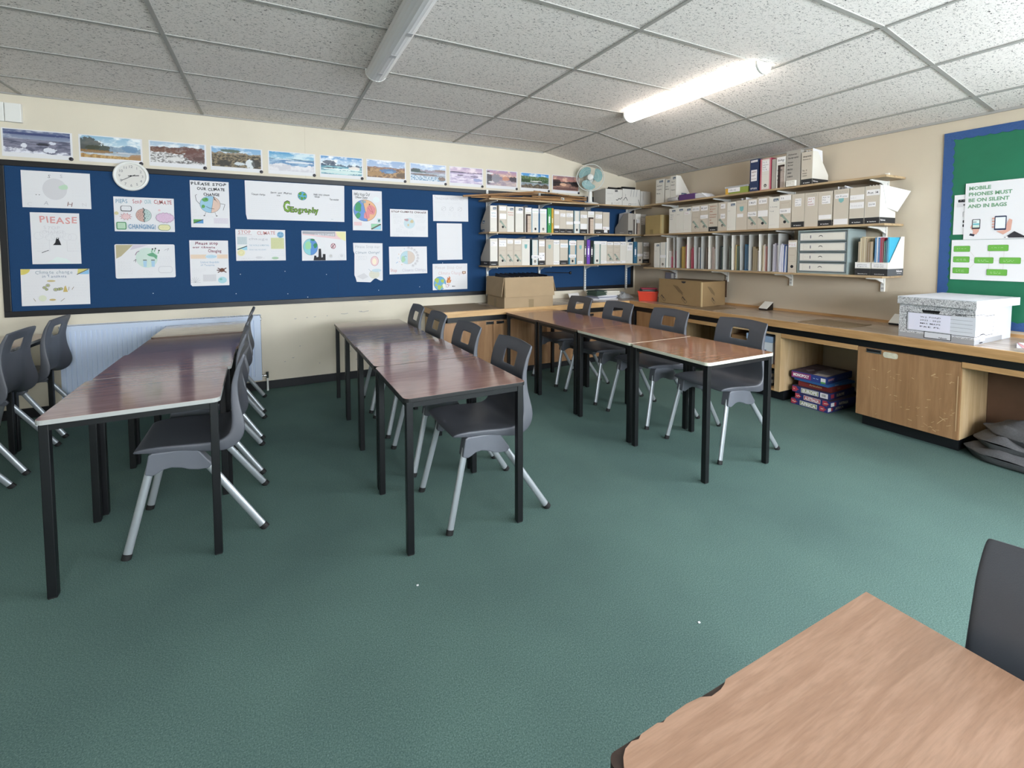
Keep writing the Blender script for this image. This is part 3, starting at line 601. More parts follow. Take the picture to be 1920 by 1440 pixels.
# ---- twelve landscape photographs above the board, painted with noise on a fine grid
M_photo = bpy.data.materials.new('printed photograph'); M_photo.use_nodes = True
nt = M_photo.node_tree; b = nt.nodes['Principled BSDF']; at = nt.nodes.new('ShaderNodeVertexColor'); at.layer_name = 'Col'
nt.links.new(at.outputs['Color'], b.inputs['Base Color']); b.inputs['Roughness'].default_value = 0.35
def fbm(x, y, s): return noise.fractal(Vector((x, y, s)), 0.6, 2.1, 4)
def lerp(a, c, t): t = max(0, min(1, t)); return tuple(a[i]+(c[i]-a[i])*t for i in range(3))
def photo(spec, w, h, NX=110, NY=50):
    sky0, sky1, cloud, ridges, wl, wat0, wat1, fg, patches, seed = spec
    sky0, sky1, cloud, wat0, wat1 = map(S, (sky0, sky1, cloud, wat0, wat1))
    cols = []
    for j in range(NY+1):
        for i in range(NX+1):
            u, v = i/NX*2.2, j/NY
            c = lerp(sky0, sky1, (v-wl)/(1-wl+1e-6))
            c = lerp(c, cloud, (fbm(u*1.6, v*3.5, seed)+.1)*1.6)
            for base, amp, fr, col, tex in ridges:
                hh = base+amp*fbm(u*fr, 0, seed+base*31)
                if v < hh: c = lerp(S(col), (0.02, 0.02, 0.02), max(0, fbm(u*9, v*12, seed+2))*tex) if fbm(u*7, v*9, seed+3) > -.2 else lerp(S(col), (0.7, 0.7, 0.7), tex*.4)
            if v < wl:
                t = fbm(u*2.2, v*14, seed+5); c = lerp(wat0, wat1, .5+1.3*t)
            if fg:
                lim, amp, c0, c1, fr = fg
                if v < lim+amp*fbm(u*2.3, 1, seed+9)+amp*.5*math.sin(u*2+seed): c = lerp(S(c0), S(c1), .5+1.4*fbm(u*fr, v*fr*1.4, seed+7))
            for px, pz, rx, rz, col in patches:
                dd = ((u/2.2-px)/rx)**2+((v-pz)/rz)**2
                if dd < 1+.5*fbm(u*8, v*8, seed+4): c = lerp(c, S(col), .9)
            cols.append((*c, 1))
    mb = MB()
    mb.box(0, w, -.0008, 0, 0, h, M_paper)
    k = len(mb.v); mx_, mz = .0, 0
    iw, ih, ox, oz = PH
    for j in range(NY+1):
        for i in range(NX+1): mb.v.append((ox+iw*i/NX, -.0011, oz+ih*j/NY))
    q = mb.mid(M_photo)
    for j in range(NY):
        for i in range(NX):
            a = k+j*(NX+1)+i; mb.f.append([a, a+1, a+NX+2, a+NX+1]); mb.mi.append(q); mb.sm.append(False)
    o = mb.build('landscape_print', fix=False)
    ca = o.data.color_attributes.new('Col', 'FLOAT_COLOR', 'POINT')
    flat = [1.0]*(4*k)
    for c in cols: flat += list(c)
    ca.data.foreach_set('color', flat)
    return o
PH = (.397, .176, .010, .034)
ph = [
 ('icebergs on grey sea', ('#8d96ad', '#5a6488', '#b9bccb', [], .62, '#5a5c70', '#8b8a9c', (.12, .1, '#9a9aae', '#e6e6ef', 5), [(.3, .33, .045, .1, '#e8e9f2'), (.68, .18, .1, .12, '#e4e6f0'), (.72, .5, .05, .07, '#dfe2ee'), (.5, .84, .8, .05, '#3d4775'), (.58, .42, .1, .05, '#20222c')], 1.3)),
 ('lake below a dark hillside', ('#c9dde6', '#8fb6cf', '#eef3f5', [(.55, .12, 1.1, '#8ba0b4', .2)], .33, '#a3b0bb', '#c9ccd0', (.16, .05, '#a07a4a', '#c9a873', 7), [(.1, .62, .24, .3, '#4b4a42'), (.3, .45, .22, .14, '#474b3c'), (.2, .3, .35, .07, '#8f6d3f'), (.82, .5, .14, .16, '#6f8fae'), (.95, .12, .16, .14, '#a8835e')], 2.1)),
 ('pale rocky river bed', ('#c7d2dc', '#a8bed2', '#e9ecef', [(.78, .1, 1.6, '#6a4a44', .3), (.66, .06, 3, '#7b5a4c', .5)], .01, '#777', '#888', (.52, .06, '#6e6a68', '#e4e2e2', 11), [(.8, .45, .2, .25, '#6a453f'), (.9, .25, .14, .16, '#5a3f3b'), (.45, .2, .16, .1, '#dcdad8')], 3.3)),
 ('white waterfall on dark moor', ('#a9c6dc', '#7fa8cc', '#dfe8ee', [(.74, .08, 2, '#8c7a63', .4), (.66, .05, 3, '#7a6c50', .6)], .01, '#777', '#888', (.62, .05, '#2f2a22', '#8c7c60', 9), [(.38, .83, .2, .08, '#4f5b3f'), (.78, .22, .09, .24, '#dfe3e6'), (.55, .2, .12, .08, '#cfd6da'), (.9, .25, .1, .22, '#26221e'), (.25, .2, .14, .14, '#2a251d')], 4.2)),
 ('white sand beach', ('#9dc6d8', '#3f8fc0', '#cfe0e6', [(.66, .02, 2, '#5b7f96', .2)], .62, '#4f7ba8', '#9bb7cf', (.3, .14, '#c9c6cc', '#dddadd', 3), [(.65, .5, .3, .05, '#dfe0e4'), (.3, .62, .2, .03, '#cfd8df')], 5.6)),
 ('jagged mountains over turquoise waves', ('#cfe0ea', '#3f86bf', '#f4f6f7', [(.56, .16, 2.6, '#3d5067', .4)], .48, '#2f6f8c', '#9cc9cc', None, [(.2, .66, .15, .12, '#35445a'), (.82, .4, .14, .11, '#e9ddd4'), (.22, .34, .16, .05, '#39424a'), (.5, .14, .6, .1, '#cfe0dc'), (.5, .3, .5, .04, '#e6efec')], 6.4)),
 ('blue lake in brown moor', ('#c3cfdf', '#93acd0', '#f0f1f4', [(.62, .05, 2, '#8f6c60', .3)], .01, '#777', '#888', (.55, .04, '#6d4f36', '#b48f62', 6), [(.56, .4, .23, .14, '#4f7ba8'), (.6, .34, .1, .08, '#7d9fc0'), (.2, .2, .2, .12, '#a37d4d'), (.9, .2, .15, .14, '#5c4833')], 7.7)),
 ('still lake with pine island', ('#c9d6e6', '#a4badb', '#e9edf4', [(.66, .1, 1.5, '#9a8f9c', .2)], .52, '#8c93a0', '#c0c6d2', (.28, .06, '#5b86a8', '#dfe6ec', 12), [(.14, .62, .13, .1, '#2d4440'), (.22, .52, .2, .05, '#39524e'), (.4, .36, .4, .05, '#7a6358'), (.9, .16, .12, .12, '#7b604f'), (.85, .66, .2, .06, '#8a7368')], 8.1)),
 ('pale pink misty sea', ('#d9c3d2', '#b49cbc', '#eddfe6', [(.7, .03, 2, '#6b5c7c', .2)], .66, '#b3a3c2', '#e6dcea', None, [(.2, .7, .24, .03, '#4d4560'), (.3, .5, .1, .04, '#554b63'), (.75, .46, .12, .04, '#6b6078'), (.85, .25, .14, .1, '#8f98c4')], 9.9)),
 ('sunset lake between dark slopes', ('#e0a97e', '#a98fb3', '#e6c9b6', [(.6, .1, 2, '#8f7f92', .3)], .42, '#9c8c9c', '#cbb7b3', None, [(.02, .5, .16, .42, '#3e4048'), (.98, .48, .26, .17, '#38323c'), (.1, .78, .13, .06, '#e6e3e6'), (.14, .22, .1, .05, '#e0dcdf'), (.3, .5, .14, .3, '#8b8a93'), (.62, .5, .13, .14, '#c98e74')], 10.4)),
 ('white stone arch bridge', ('#8fc0dc', '#3f8fcf', '#d6e8f0', [(.8, .07, 1.6, '#56703f', .4), (.62, .06, 4, '#3c5a34', .6)], .38, '#6b7884', '#a7b0b6', (.2, .12, '#4b4238', '#7c6c5a', 8), [(.55, .47, .22, .045, '#e6e6e0'), (.66, .41, .07, .06, '#2b2c28'), (.15, .5, .16, .1, '#2e4427')], 11.2)),
 ('red sunset over dark river', ('#c98a78', '#8c6b74', '#dfb39f', [(.6, .05, 3, '#3b2f36', .3)], .5, '#7a5c58', '#b58a78', None, [(.1, .5, .2, .26, '#1f1a20'), (.9, .48, .22, .2, '#241d22'), (.4, .4, .12, .1, '#e0b497'), (.5, .1, .5, .1, '#6b4c49')], 12.8))]
px0 = [-6.448, -5.989, -5.524, -5.072, -4.604, -4.142, -3.689, -3.226, -2.770, -2.311, -1.848, -1.387]
mg = MB(); mg.lathe([(0, -.008), (.011, -.008), (.0145, -.006), (.0145, 0)], mat('black magnet plastic', '#2c2830', 0.4), 16, axis='y')
mg0 = None
for i, ((lb, spec), x) in enumerate(zip(ph, px0)):
    o = photo(spec, .420, .217); o.location = (x-.010, -.0005, 2.066)
    tag(o, 'photograph of %s in the row above the display board' % lb, 'photograph', 'landscape photographs in a row above the display board')
    if mg0 is None: g = mg0 = mg.build('round_magnet', fix=False)
    else: g = mg0.copy(); COL.objects.link(g)
    g.location = (x+.399, -.0015, 2.075)
    tag(g, 'small dark round magnet on the print of %s' % lb, 'magnet', 'round magnets holding the landscape photographs')

# ---- clock
ck = thing('wall_clock', 'round white plastic wall clock at the top edge of the blue board', 'clock', (-5.657, -.018, 1.962))
mb = MB(); mb.lathe([(0, 0), (.118, 0), (.124, -.012), (.122, -.026), (.112, -.034), (.104, -.030), (.101, -.022), (0, -.022)], M_white, 40, axis='y'); mb.build('case', ck)
mb = MB(); mb.lathe([(0, -.0225), (.100, -.0225)], mat('clock face', '#dcd9d4', 0.3), 36, axis='y')
f = Face(mb, (0, -.0226, 0))
for n in range(1, 13):
    a = R(90-30*n); f.text(str(n), .078*math.cos(a), .078*math.sin(a)-.011, .021, M_pencil2, center=True)
mb.build('clock_face', ck)
mb = MB(); f = Face(mb, (0, -.0245, 0))
f.line([(-.02, -.002), (.056, .006)], .006, M_ink); f.line([(.03, .012), (-.062, -.040)], .004, M_ink); f.disc(0, 0, .006, M_ink)
mb.build('clock_hands', ck)
# ---- junction boxes top left
j = thing('junction_box', 'pair of small white square cover boxes high on the back wall at the left', 'junction box', (-6.46, 0, 2.32))
mb = MB(); mb.box(.04, .135, -.035, 0, .005, .148, M_white); mb.build('cover', j, bevel=.004)
mb = MB(); mb.box(-.06, .035, -.03, 0, .005, .15, M_white); mb.build('cover', j, bevel=.004)

# ================================================================== RADIATOR
rd = thing('radiator', 'long white ribbed panel radiator under the display board', 'radiator', (-6.145, 0, .118))
RW, RH = 1.43, .605
pts = []; n = int((RW-.04)/.0333)
pts2 = [(0, -.112), ]
x = .02; prof = [(0, -.055), (0, -.112), (.02, -.112)]
for i in range(n):
    prof += [(x+.009, -.112), (x+.0115, -.104), (x+.0195, -.104), (x+.022, -.112)]; x += .0333
prof += [(RW, -.112), (RW, -.055)]
mb = MB(); prof2 = [(p[0], p[1]) for p in prof]
mb.prism(prof2, .035, RH-.035, 'z', M_rad)
mb.box(0, RW, -.112, -.055, 0, .035, M_rad); mb.box(0, RW, -.112, -.055, RH-.035, RH-.002, M_rad)
mb.build('front_panel', rd)
mb = MB(); mb.box(0, RW, -.038, -.02, 0, RH-.01, M_rad); mb.build('rear_panel', rd)
mb = MB()
for i in range(90): mb.box(.005+i*(RW-.01)/90, .005+i*(RW-.01)/90+.008, -.11, -.022, RH-.001, RH+.005, M_rad)
mb.box(0, RW, -.114, -.108, RH-.008, RH+.006, M_rad); mb.box(0, RW, -.024, -.018, RH-.008, RH+.006, M_rad); mb.box(0, .004, -.114, -.02, .01, RH+.004, M_rad); mb.box(RW-.004, RW, -.114, -.02, .01, RH+.004, M_rad)
mb.build('top_grille', rd)
mb = MB(); mb.rod((RW, -.065, .03), (RW+.045, -.065, .03), .009, None, M_chrome); mb.rod((RW+.045, -.065, .005), (RW+.045, -.065, .065), .012, None, M_chrome); mb.build('valve', rd)
mb = MB(); mb.rod((RW+.045, -.065, -.118), (RW+.045, -.065, .01), .009, None, M_white); mb.build('pipe', rd)
mb = MB(); mb.rod((RW, -.1, RH-.03), (RW+.008, -.1, RH-.03), .01, None, M_chrome); mb.build('bleed_plug', rd)
mb = MB(); mb.box(.2, .24, -.02, -.002, .1, .5, M_rad); mb.build('wall_bracket', rd)
mb = MB(); mb.box(1.2, 1.24, -.02, -.002, .1, .5, M_rad); mb.build('wall_bracket', rd)

# ================================================================== CLASSROOM TABLES
def make_table(top_m, edge_m, name='classroom_table'):
    t = thing(name, '', 'table')
    mb = MB(); mb.prism(rrect(-.298, .298, -.298, .298, .028), -.019, 0, 'z', top_m, mside=edge_m, mend=edge_m)
    mb.build('tabletop', t, bevel=.002, loc=(0, 0, .6956))
    mb = MB(); a = .272
    for sx in (-1, 1): mb.box(sx*a-.012, sx*a+.012, -a, a, .651, .6765, M_blackm)
    for sy in (-1, 1): mb.box(-a, a, sy*a-.012, sy*a+.012, .651, .6765, M_blackm)
    mb.build('frame', t)
    for sx in (-1, 1):
        for sy in (-1, 1):
            mb = MB(); mb.box(-.0155, .0155, -.0155, .0155, .004, .6765, M_blackm); mb.box(-.0145, .0145, -.0145, .0145, 0, .006, M_rubber)
            mb.build('leg', t, bevel=.003, loc=(sx*a, sy*a, 0))
    return t
E_grey, E_black, E_cream, E_dark = mat('grey plastic table edge', '#9c9d9b', .4), mat('black plastic table edge', '#1c1b1c', .35), mat('cream plastic table edge', '#d3d2c2', .4), mat('brown table edge', '#5b4a40', .4)
def table(x0, y0, top, edge, z, label, group, rz=0):
    t = make_table(top, edge); t.location = (x0+.3, y0+.3, z); t.rotation_euler = (0, 0, rz); t['label'] = label; t['group'] = group
    return t
G1, G2, G3 = 'tables of the left row', 'tables of the middle row', 'tables of the right row'
table(-5.432, -2.585, M_redlam, E_grey, 0, 'red-brown laminate table with grey edge, nearest table of the left row', G1, R(1.5))
table(-5.428, -1.985, M_redlam, E_grey, 0, 'red-brown laminate table reflecting the posters, second in the left row', G1, R(.8))
table(-5.424, -1.385, M_purlam, E_dark, -.007, 'greyish purple-brown table, third in the left row', G1)
table(-5.424, -.785, M_beigelam, E_dark, .0, 'pale beige table farthest back in the left row, against the radiator', G1)
table(-4.128, -2.955, M_redlam, E_black, 0, 'dark red-brown table with black edge, nearest table of the middle row', G2)
table(-4.126, -2.353, M_redlam, E_black, 0, 'dark red-brown table with black edge, second in the middle row', G2)
table(-4.122, -1.752, M_palelam, E_dark, -.014, 'light grey-brown wood grain table, third in the middle row', G2)
table(-4.118, -1.150, M_purlam, E_dark, -.020, 'brown table at the wall end of the middle row', G2)
table(-2.452, -3.102, M_orglam, E_cream, 0, 'orange-brown table with cream edge, nearest table of the right row', G3)
table(-2.448, -2.500, M_orglam, E_cream, 0, 'orange-brown table with cream edge, second in the right row', G3)
table(-2.446, -1.898, M_orglam, E_dark, 0, 'orange-brown table third in the right row, behind the cream-edged pair', G3)
table(-2.444, -1.297, M_orglam, E_dark, -.006, 'orange-brown table farthest back in the right row, reflecting the cardboard box', G3)
# left edge row, mostly outside the frame
G0 = 'tables of the far left row'
table(-6.735, -.815, M_redlam, E_grey, 0, 'brown table of the far left row, behind the chair next to the radiator', G0)
table(-6.735, -1.415, M_redlam, E_grey, 0, 'brown table of the far left row, only a black leg showing past the chairs', G0)
# near table, lower right, chipped edge
nt_ = thing('classroom_table', 'light teak wood-grain table with chipped dark edge in the near right corner of the room', 'table', (-3.96, -4.672, 0))
out = rrect(-.302, .302, -.302, .302, .012)
edge = [(-.302, .29), (-.296, .302)]
base = [(-.302, -.302), (.302, -.302), (.302, .302)]
ch = [(x, .302-d) for x, d in ((.2, 0), (.05, 0), (-.08, 0), (-.088, .004), (-.10, .007), (-.12, .008), (-.135, .002), (-.16, 0), (-.20, .0015), (-.208, .004), (-.215, .001), (-.245, .002), (-.252, .005), (-.262, .003), (-.275, .006), (-.284, .012), (-.292, .022), (-.2955, .04), (-.297, .06), (-.300, .08))]
mb = MB(); mb.prism(base+ch, -.002, 0, 'z', M_teak, mside=mat('chipboard edge', '#4a3527', .8), mend=E_dark)
mb.prism(rrect(-.301, .301, -.301, .301, .012), -.02, -.002, 'z', mat('dark worn lipping', '#3a2a22', .6, noise_amt=.3, noise_scale=60))
mb.build('tabletop', nt_, loc=(0, 0, .6956))
mb = MB(); a = .275
for sx in (-1, 1): mb.box(sx*a-.012, sx*a+.012, -a, a, .650, .6755, M_blackm)
for sy in (-1, 1): mb.box(-a, a, sy*a-.012, sy*a+.012, .650, .6755, M_blackm)
mb.build('frame', nt_)
for sx in (-1, 1):
    for sy in (-1, 1):
        mb = MB(); mb.box(-.0155, .0155, -.0155, .0155, 0, .6755, M_blackm); mb.build('leg', nt_, bevel=.003, loc=(sx*a, sy*a, 0))

# ================================================================== CHAIRS
def shell_mesh():
    P = [(-.327, .448, .185, .010), (-.318, .460, .193, .016), (-.26, .467, .200, .030), (-.18, .464, .205, .034), (-.10, .457, .207, .038), (-.03, .451, .207, .048), (.012, .456, .206, .068), (.038, .474, .203, .076), (.049, .505, .200, .070), (.050, .56, .193, .050), (.047, .62, .187, .038), (.049, .68, .184, .032), (.0545, .713, .183, .028), (.058, .728, .183, .027), (.070, .770, .183, .023), (.076, .786, .183, .021), (.092, .818, .1825, .018), (.1010, .835, .181, .014), (.1035, .8395, .179, .011), (.1038, .8403, .176, .010)]
    V = [-1, -.955, -.62, -.33, -.24, 0, .24, .33, .62, .955, 1]
    n, k = len(P), len(V); t0 = .009
    F = []; B = []
    for i, (x, z, hw, sk) in enumerate(P):
        a = P[max(0, i-1)]; c = P[min(n-1, i+1)]; tx, tz = c[0]-a[0], c[1]-a[1]; L = math.hypot(tx, tz); nx, nz = tz/L, -tx/L
        # nx,nz points down under the seat and to the rear behind the back
        bend = max(0, min(1, (z-.46)/.12)) if x > 0 else 0
        for v in V:
            q = 1-v*v
            dx = .014*q*bend; dz = -.010*q*(1-bend)*(1 if i > 1 else .3)
            if i >= n-2: dz += .010*q*(1 if i == n-1 else .5)
            fx, fz, fy = x+dx, z+dz, v*hw
            th = sk if abs(v) == 1 else (t0+(sk-t0)*.8 if abs(v) > .9 else t0)
            if i in (0, n-1): th = t0
            F.append((fx, fy, fz)); B.append((fx+nx*th, fy*(1.0 if abs(v) < 1 else .985), fz+nz*th))
    vs = F+B; N = len(F); fs = []
    hole = lambda i, j: 12 <= i < 15 and 3 <= j < 7
    for i in range(n-1):
        for j in range(k-1):
            if hole(i, j): continue
            a, b_, c, d = i*k+j, i*k+j+1, (i+1)*k+j+1, (i+1)*k+j
            fs.append((a, b_, c, d)); fs.append((N+a, N+d, N+c, N+b_))
    for j in range(k-1):
        fs.append((j, N+j, N+j+1, j+1)); e = (n-1)*k; fs.append((e+j, e+j+1, N+e+j+1, N+e+j))
    for i in range(n-1):
        a, d = i*k, (i+1)*k; fs.append((a, d, N+d, N+a)); a += k-1; d += k-1; fs.append((a, N+a, N+d, d))
    for j in range(3, 7):
        a = 12*k+j; fs.append((a, a+1, N+a+1, N+a)); a = 15*k+j; fs.append((a, N+a, N+a+1, a+1))
    for i in range(12, 15):
        a, d = i*k+3, (i+1)*k+3; fs.append((a, N+a, N+d, d)); a, d = i*k+7, (i+1)*k+7; fs.append((a, d, N+d, N+a))
    mb = MB(); mb.add(vs, fs, M_seat, True)
    o = mb.build('seat_shell')
    ss = o.modifiers.new('s', 'SUBSURF'); ss.levels = 2; ss.render_levels = 2
    dg = bpy.context.evaluated_depsgraph_get(); me = bpy.data.meshes.new_from_object(o.evaluated_get(dg))
    bpy.data.objects.remove(o); me.name = 'seat_shell'
    return me
SHELL = shell_mesh()
def make_chair():
    t = thing('school_chair', '', 'chair')
    o = bpy.data.objects.new('seat_shell', SHELL); COL.objects.link(o); o.parent = t
    prof = [(-.283, .350), (-.256, .340), (-.236, .349), (-.215, .360), (-.186, .364), (-.15, .356), (-.12, .342), (-.085, .334), (-.045, .332), (-.030, .350), (-.085, .428), (-.10, .436), (-.255, .441), (-.268, .434)]
    for s in (-1, 1):
        mb = MB(); y0, y1 = (.150, .203) if s > 0 else (-.203, -.150)
        mb.prism(prof, y0, y1, 'y', M_brkt); mb.build('leg_bracket', t, bevel=.005)
    mb = MB(); mb.box(-.20, -.14, -.16, .16, .415, .440, M_brkt); mb.build('cross_member', t, bevel=.004)
    for s in (-1, 1):
        for a, c in (((-.262, .182*s, .385), (-.357, .212*s, .0)), ((-.075, .182*s, .385), (.182, .222*s, .0))):
            a, c = Vector(a), Vector(c); d = (c-a).normalized(); e = c-d*.018
            mb = MB(); mb.rod(a, e, .0165, .010, M_alu, 14, up=(0, 1, 0))
            lg = mb.build('leg', t)
            mb = MB(); mb.rod(e-d*.008, c-Vector((0, 0, -.002)), .0185, .012, M_rubber, 12, up=(0, 1, 0)); mb.build('foot_cap', lg)
    return t
CH = make_chair(); first = True
def chair(x, y, label, group, rz=0):
    global first
    if first:
        CH.location = (x, y, 0); CH.rotation_euler = (0, 0, rz); CH['label'] = label; CH['group'] = group; first = False; return CH
    return dup(CH, (x, y, 0), rz, label, group)
GC = ['chairs of the far left row', 'chairs of the left row', 'chairs of the middle row', 'chairs of the right row']
ORD = ['nearest the camera', 'second from the front', 'third from the front', 'farthest back']
for yc, o_, rz in zip((-2.22, -1.63, -1.07, -.495), ORD, (0, .02, -.02, .0)): chair(-4.85+(.0 if yc < -2 else -.02), yc, 'charcoal plastic school chair tucked under the left row of tables, %s' % o_, GC[1], rz)
for yc, o_, rz in zip((-2.67, -2.06, -1.46, -.92), ORD, (0, .03, 0, -.03)): chair(-3.545, yc, 'charcoal plastic school chair tucked under the middle row of tables, %s' % o_, GC[2], rz)
for yc, o_, rz in zip((-2.765, -2.15, -1.555, -.98), ORD, (-.03, 0, .02, 0)): chair(-1.79, yc, 'charcoal plastic school chair tucked under the right row of tables, %s' % o_, GC[3], rz)
chair(-6.13, -1.63, 'charcoal plastic school chair cut off by the left picture edge', GC[0])
chair(-6.13, -1.02, 'charcoal plastic school chair with tall back showing, middle one of the far left row', GC[0])
chair(-6.14, -.42, 'charcoal plastic school chair in front of the left end of the radiator', GC[0])
chair(-3.665, -4.668, 'charcoal plastic school chair at the light teak table in the lower right corner', 'chair of the near table')

# ================================================================== COUNTERS AND CABINETS
ZT = .7175
# back worktop
t = thing('worktop', 'brown laminate worktop with honey oak front lipping along the back wall', 'worktop', (-3.115, -.635, 0))
mb = MB(); mb.box(.012, 3.1, .02, .632, .69, ZT, M_top); mb.build('laminate_top', t)
mb = MB(); mb.box(0, 2.425, 0, .02, .660, ZT+.0005, M_oakx); mb.box(0, .012, .02, .632, .660, ZT+.0005, M_oak); mb.build('oak_lipping', t, bevel=.002)
mb = MB(); mb.box(.03, 2.42, .03, .07, .605, .660, M_blackm); mb.box(.03, .07, .03, .6, .605, .66, M_blackm); mb.build('support_rail', t)
t = thing('worktop', 'long brown laminate worktop with honey oak lipping under the right wall shelves', 'worktop', (-.69, -.635, 0))
mb = MB(); mb.box(.02, .688, -4.6, -.001, .69, ZT, M_top); mb.build('laminate_top', t)
mb = MB(); mb.box(0, .02, -4.6, -.001, .658, ZT+.0005, M_oak); mb.build('oak_lipping', t, bevel=.002)
mb = MB(); mb.box(.672, .689, -4.6, -.002, ZT, ZT+.022, M_oak); mb.build('upstand', t)
mb = MB(); mb.box(.03, .07, -4.6, -.001, .605, .658, M_blackm); mb.build('support_rail', t)
# brown desk mats let into the worktops
mb = MB(); mb.box(0, .63, 0, .585, 0, .004, M_card2); o = mb.build('desk_mat', loc=(-3.115, -.655+.04, ZT+.0006)); o.rotation_euler = (0, 0, 0)
M_mat = mat('brown hardboard', '#7d6a52', .55, noise_amt=.08, noise_scale=40)
o.data.materials[0] = M_mat; tag(o, 'flat brown hardboard sheet on the left end of the back worktop', 'desk mat')
mb = MB(); mb.box(0, .36, 0, .36, 0, .003, M_mat); tag(mb.build('desk_mat', loc=(-.63, -2.895, ZT+.0006)), 'flat brown hardboard sheet on the right worktop between the card reader and the archive box', 'desk mat')
mb = MB(); mb.box(0, .36, 0, .36, 0, .003, M_mat); tag(mb.build('desk_mat', loc=(-.62, -1.72, ZT+.0006)), 'flat brown hardboard sheet on the right worktop partly under the brown packing box', 'desk mat')

M_side = wood('cabinet side board', '#b0936a', '#bea078', '#c8ad88', 0.5, 'Z', 0.5, grain=0.15)
def handle(parent, x, y, z, w, axis):
    mb = MB()
    if axis == 'x':  # on a front facing -Y
        mb.box(x, x+w, y-.004, y, z-.03, z, M_chrome); mb.box(x+.006, x+w-.006, y-.006, y-.003, z-.020, z-.006, M_blackm)
    else:
        mb.box(x-.004, x, y-w, y, z-.03, z, M_chrome); mb.box(x-.006, x-.003, y-w+.006, y-.006, z-.020, z-.006, M_blackm)
    mb.build('handle', parent, bevel=.001)
# back run of cabinets
def back_cab(x0, x1, label, handles, doors=1):
    t = thing('base_cabinet', label, 'cabinet', (x0, -.6, 0), 0, 'base cabinets under the back worktop')
    w = x1-x0
    mb = MB(); mb.box(0, w, .02, .59, .07, .604, M_side); mb.build('carcass', t)
    dw = w/doors
    for i in range(doors):
        mb = MB(); mb.box(i*dw+.002, (i+1)*dw-.002, 0, .0185, .07, .598, M_door); d = mb.build('door', t, bevel=.002)
        if handles[i] is not None: handle(d, i*dw+handles[i], 0, .590, .09, 'x')
    mb = MB(); mb.box(.01, w-.001, .035, .57, 0, .07, M_black); mb.build('plinth', t)
back_cab(-3.085, -1.985, 'honey oak base cabinet with two doors at the left end of the back worktop', (.47, .04), 2)
back_cab(-1.983, -.70, 'honey oak base cabinet with two doors behind the back chairs of the right row', (.50, .04), 2)
# right run
def right_closed(y0, y1, label, hx=None, scuffs=False):
    t = thing('base_cabinet', label, 'cabinet', (-.66, y0, 0), 0, 'base cabinets under the right worktop')
    w = y0-y1
    mb = MB(); mb.box(.019, .655, -w, 0, .09, .604, M_side); mb.build('carcass', t)
    mb = MB(); mb.box(0, .018, -w+.001, -.001, .092, .600, M_door)
    if scuffs:
        f = Face(mb, (0, 0, 0), (0, -1, 0), (0, 0, 1), (-1, 0, 0)); lt = ink('#c9ad85'); random.seed(3)
        for i in range(46):
            u = .05+(w-.08)*random.random()**.7; v = .12+.4*random.random()**1.4; a = random.uniform(-.6, .9); L = random.uniform(.006, .028)
            f.line([(u, v), (u+L*math.cos(a), v+L*math.sin(a))], random.uniform(.0012, .0035), lt)
        f.line([(w-.1, .17), (w-.07, .21), (w-.05, .22)], .003, lt); f.line([(w-.09, .22), (w-.06, .2)], .003, lt); f.rect(w-.012, .15, .003, .36, lt)
    d = mb.build('door', t, bevel=.0025 if not scuffs else 0)
    if hx is not None: handle(d, 0, -hx, .597, .09, 'y')
    if scuffs:
        mb = MB(); f = Face(mb, (-.0015, 0, 0), (0, -1, 0), (0, 0, 1), (-1, 0, 0)); f.rr(hx+.10, .55, .085, .040, .014, mat('worn sticker', '#cdc8b4', .6, noise_amt=.12, noise_scale=60)); mb.build('sticker', d)
    mb = MB(); mb.box(.08, .65, -w+.02, -.01, 0, .09, M_black); mb.build('plinth', t)
right_closed(-.72, -1.28, 'closed honey oak cabinet nearest the room corner under the right worktop', None)
right_closed(-2.985, -3.547, 'scratched brown oak cabinet door with silver recessed handle and worn sticker', .055, True)
right_closed(-4.48, -5.1, 'oak cabinet under the right worktop beyond the blanket', None)
# open cabinet with boxes
t = thing('open_cabinet', 'open oak cupboard without door holding white boxes, left of the board games', 'cabinet', (-.66, -1.86, 0), 0)
w_ = .56
mb = MB(); mb.box(0, .65, -w_, -w_+.045, .09, .604, M_side); mb.build('side_panel', t)
mb = MB(); mb.box(0, .65, -.018, 0, .09, .604, M_side); mb.build('side_panel', t)
mb = MB(); mb.box(0, .65, -w_+.045, -.018, .585, .604, M_side); mb.build('top_panel', t)
mb = MB(); mb.box(0, .65, -w_+.045, -.018, .09, .11, M_oak); mb.build('bottom_panel', t)
mb = MB(); mb.box(.01, .64, -w_+.045, -.018, .285, .312, M_oak); mb.build('shelf', t)
mb = MB(); mb.box(.636, .65, -w_+.045, -.018, .11, .585, M_side); mb.build('back_panel', t)
mb = MB(); mb.box(.08, .65, -w_+.01, -.01, 0, .09, M_black); mb.build('plinth', t)
# aprons over the knee spaces
for y0, y1, lb in ((-1.281, -1.859, 'between the corner cabinet and the open cupboard'), (-2.421, -2.984, 'above the stack of board games'), (-3.548, -4.479, 'above the folded grey blanket')):
    mb = MB(); mb.box(0, .02, -(y0-y1), 0, 0, .037, M_oak); tag(mb.build('front_rail', loc=(-.66, y0, .568), bevel=.001), 'thin oak rail under the worktop %s' % lb, 'rail', 'oak rails over the knee spaces')
mb = MB(); mb.box(0, .012, -.92, 0, 0, .60, mat('dark brown hardboard', '#5e4433', .6, noise_amt=.1, noise_scale=12)); tag(mb.build('back_board', loc=(-.235, -3.549, 0)), 'dark brown board closing the back of the knee space behind the blanket', 'panel')
mb = MB(); mb.box(0, .045, -.045, 0, 0, .604, M_blackm); tag(mb.build('corner_post', loc=(-.690, -.66, 0)), 'black square steel post holding up the worktop corner', 'post')

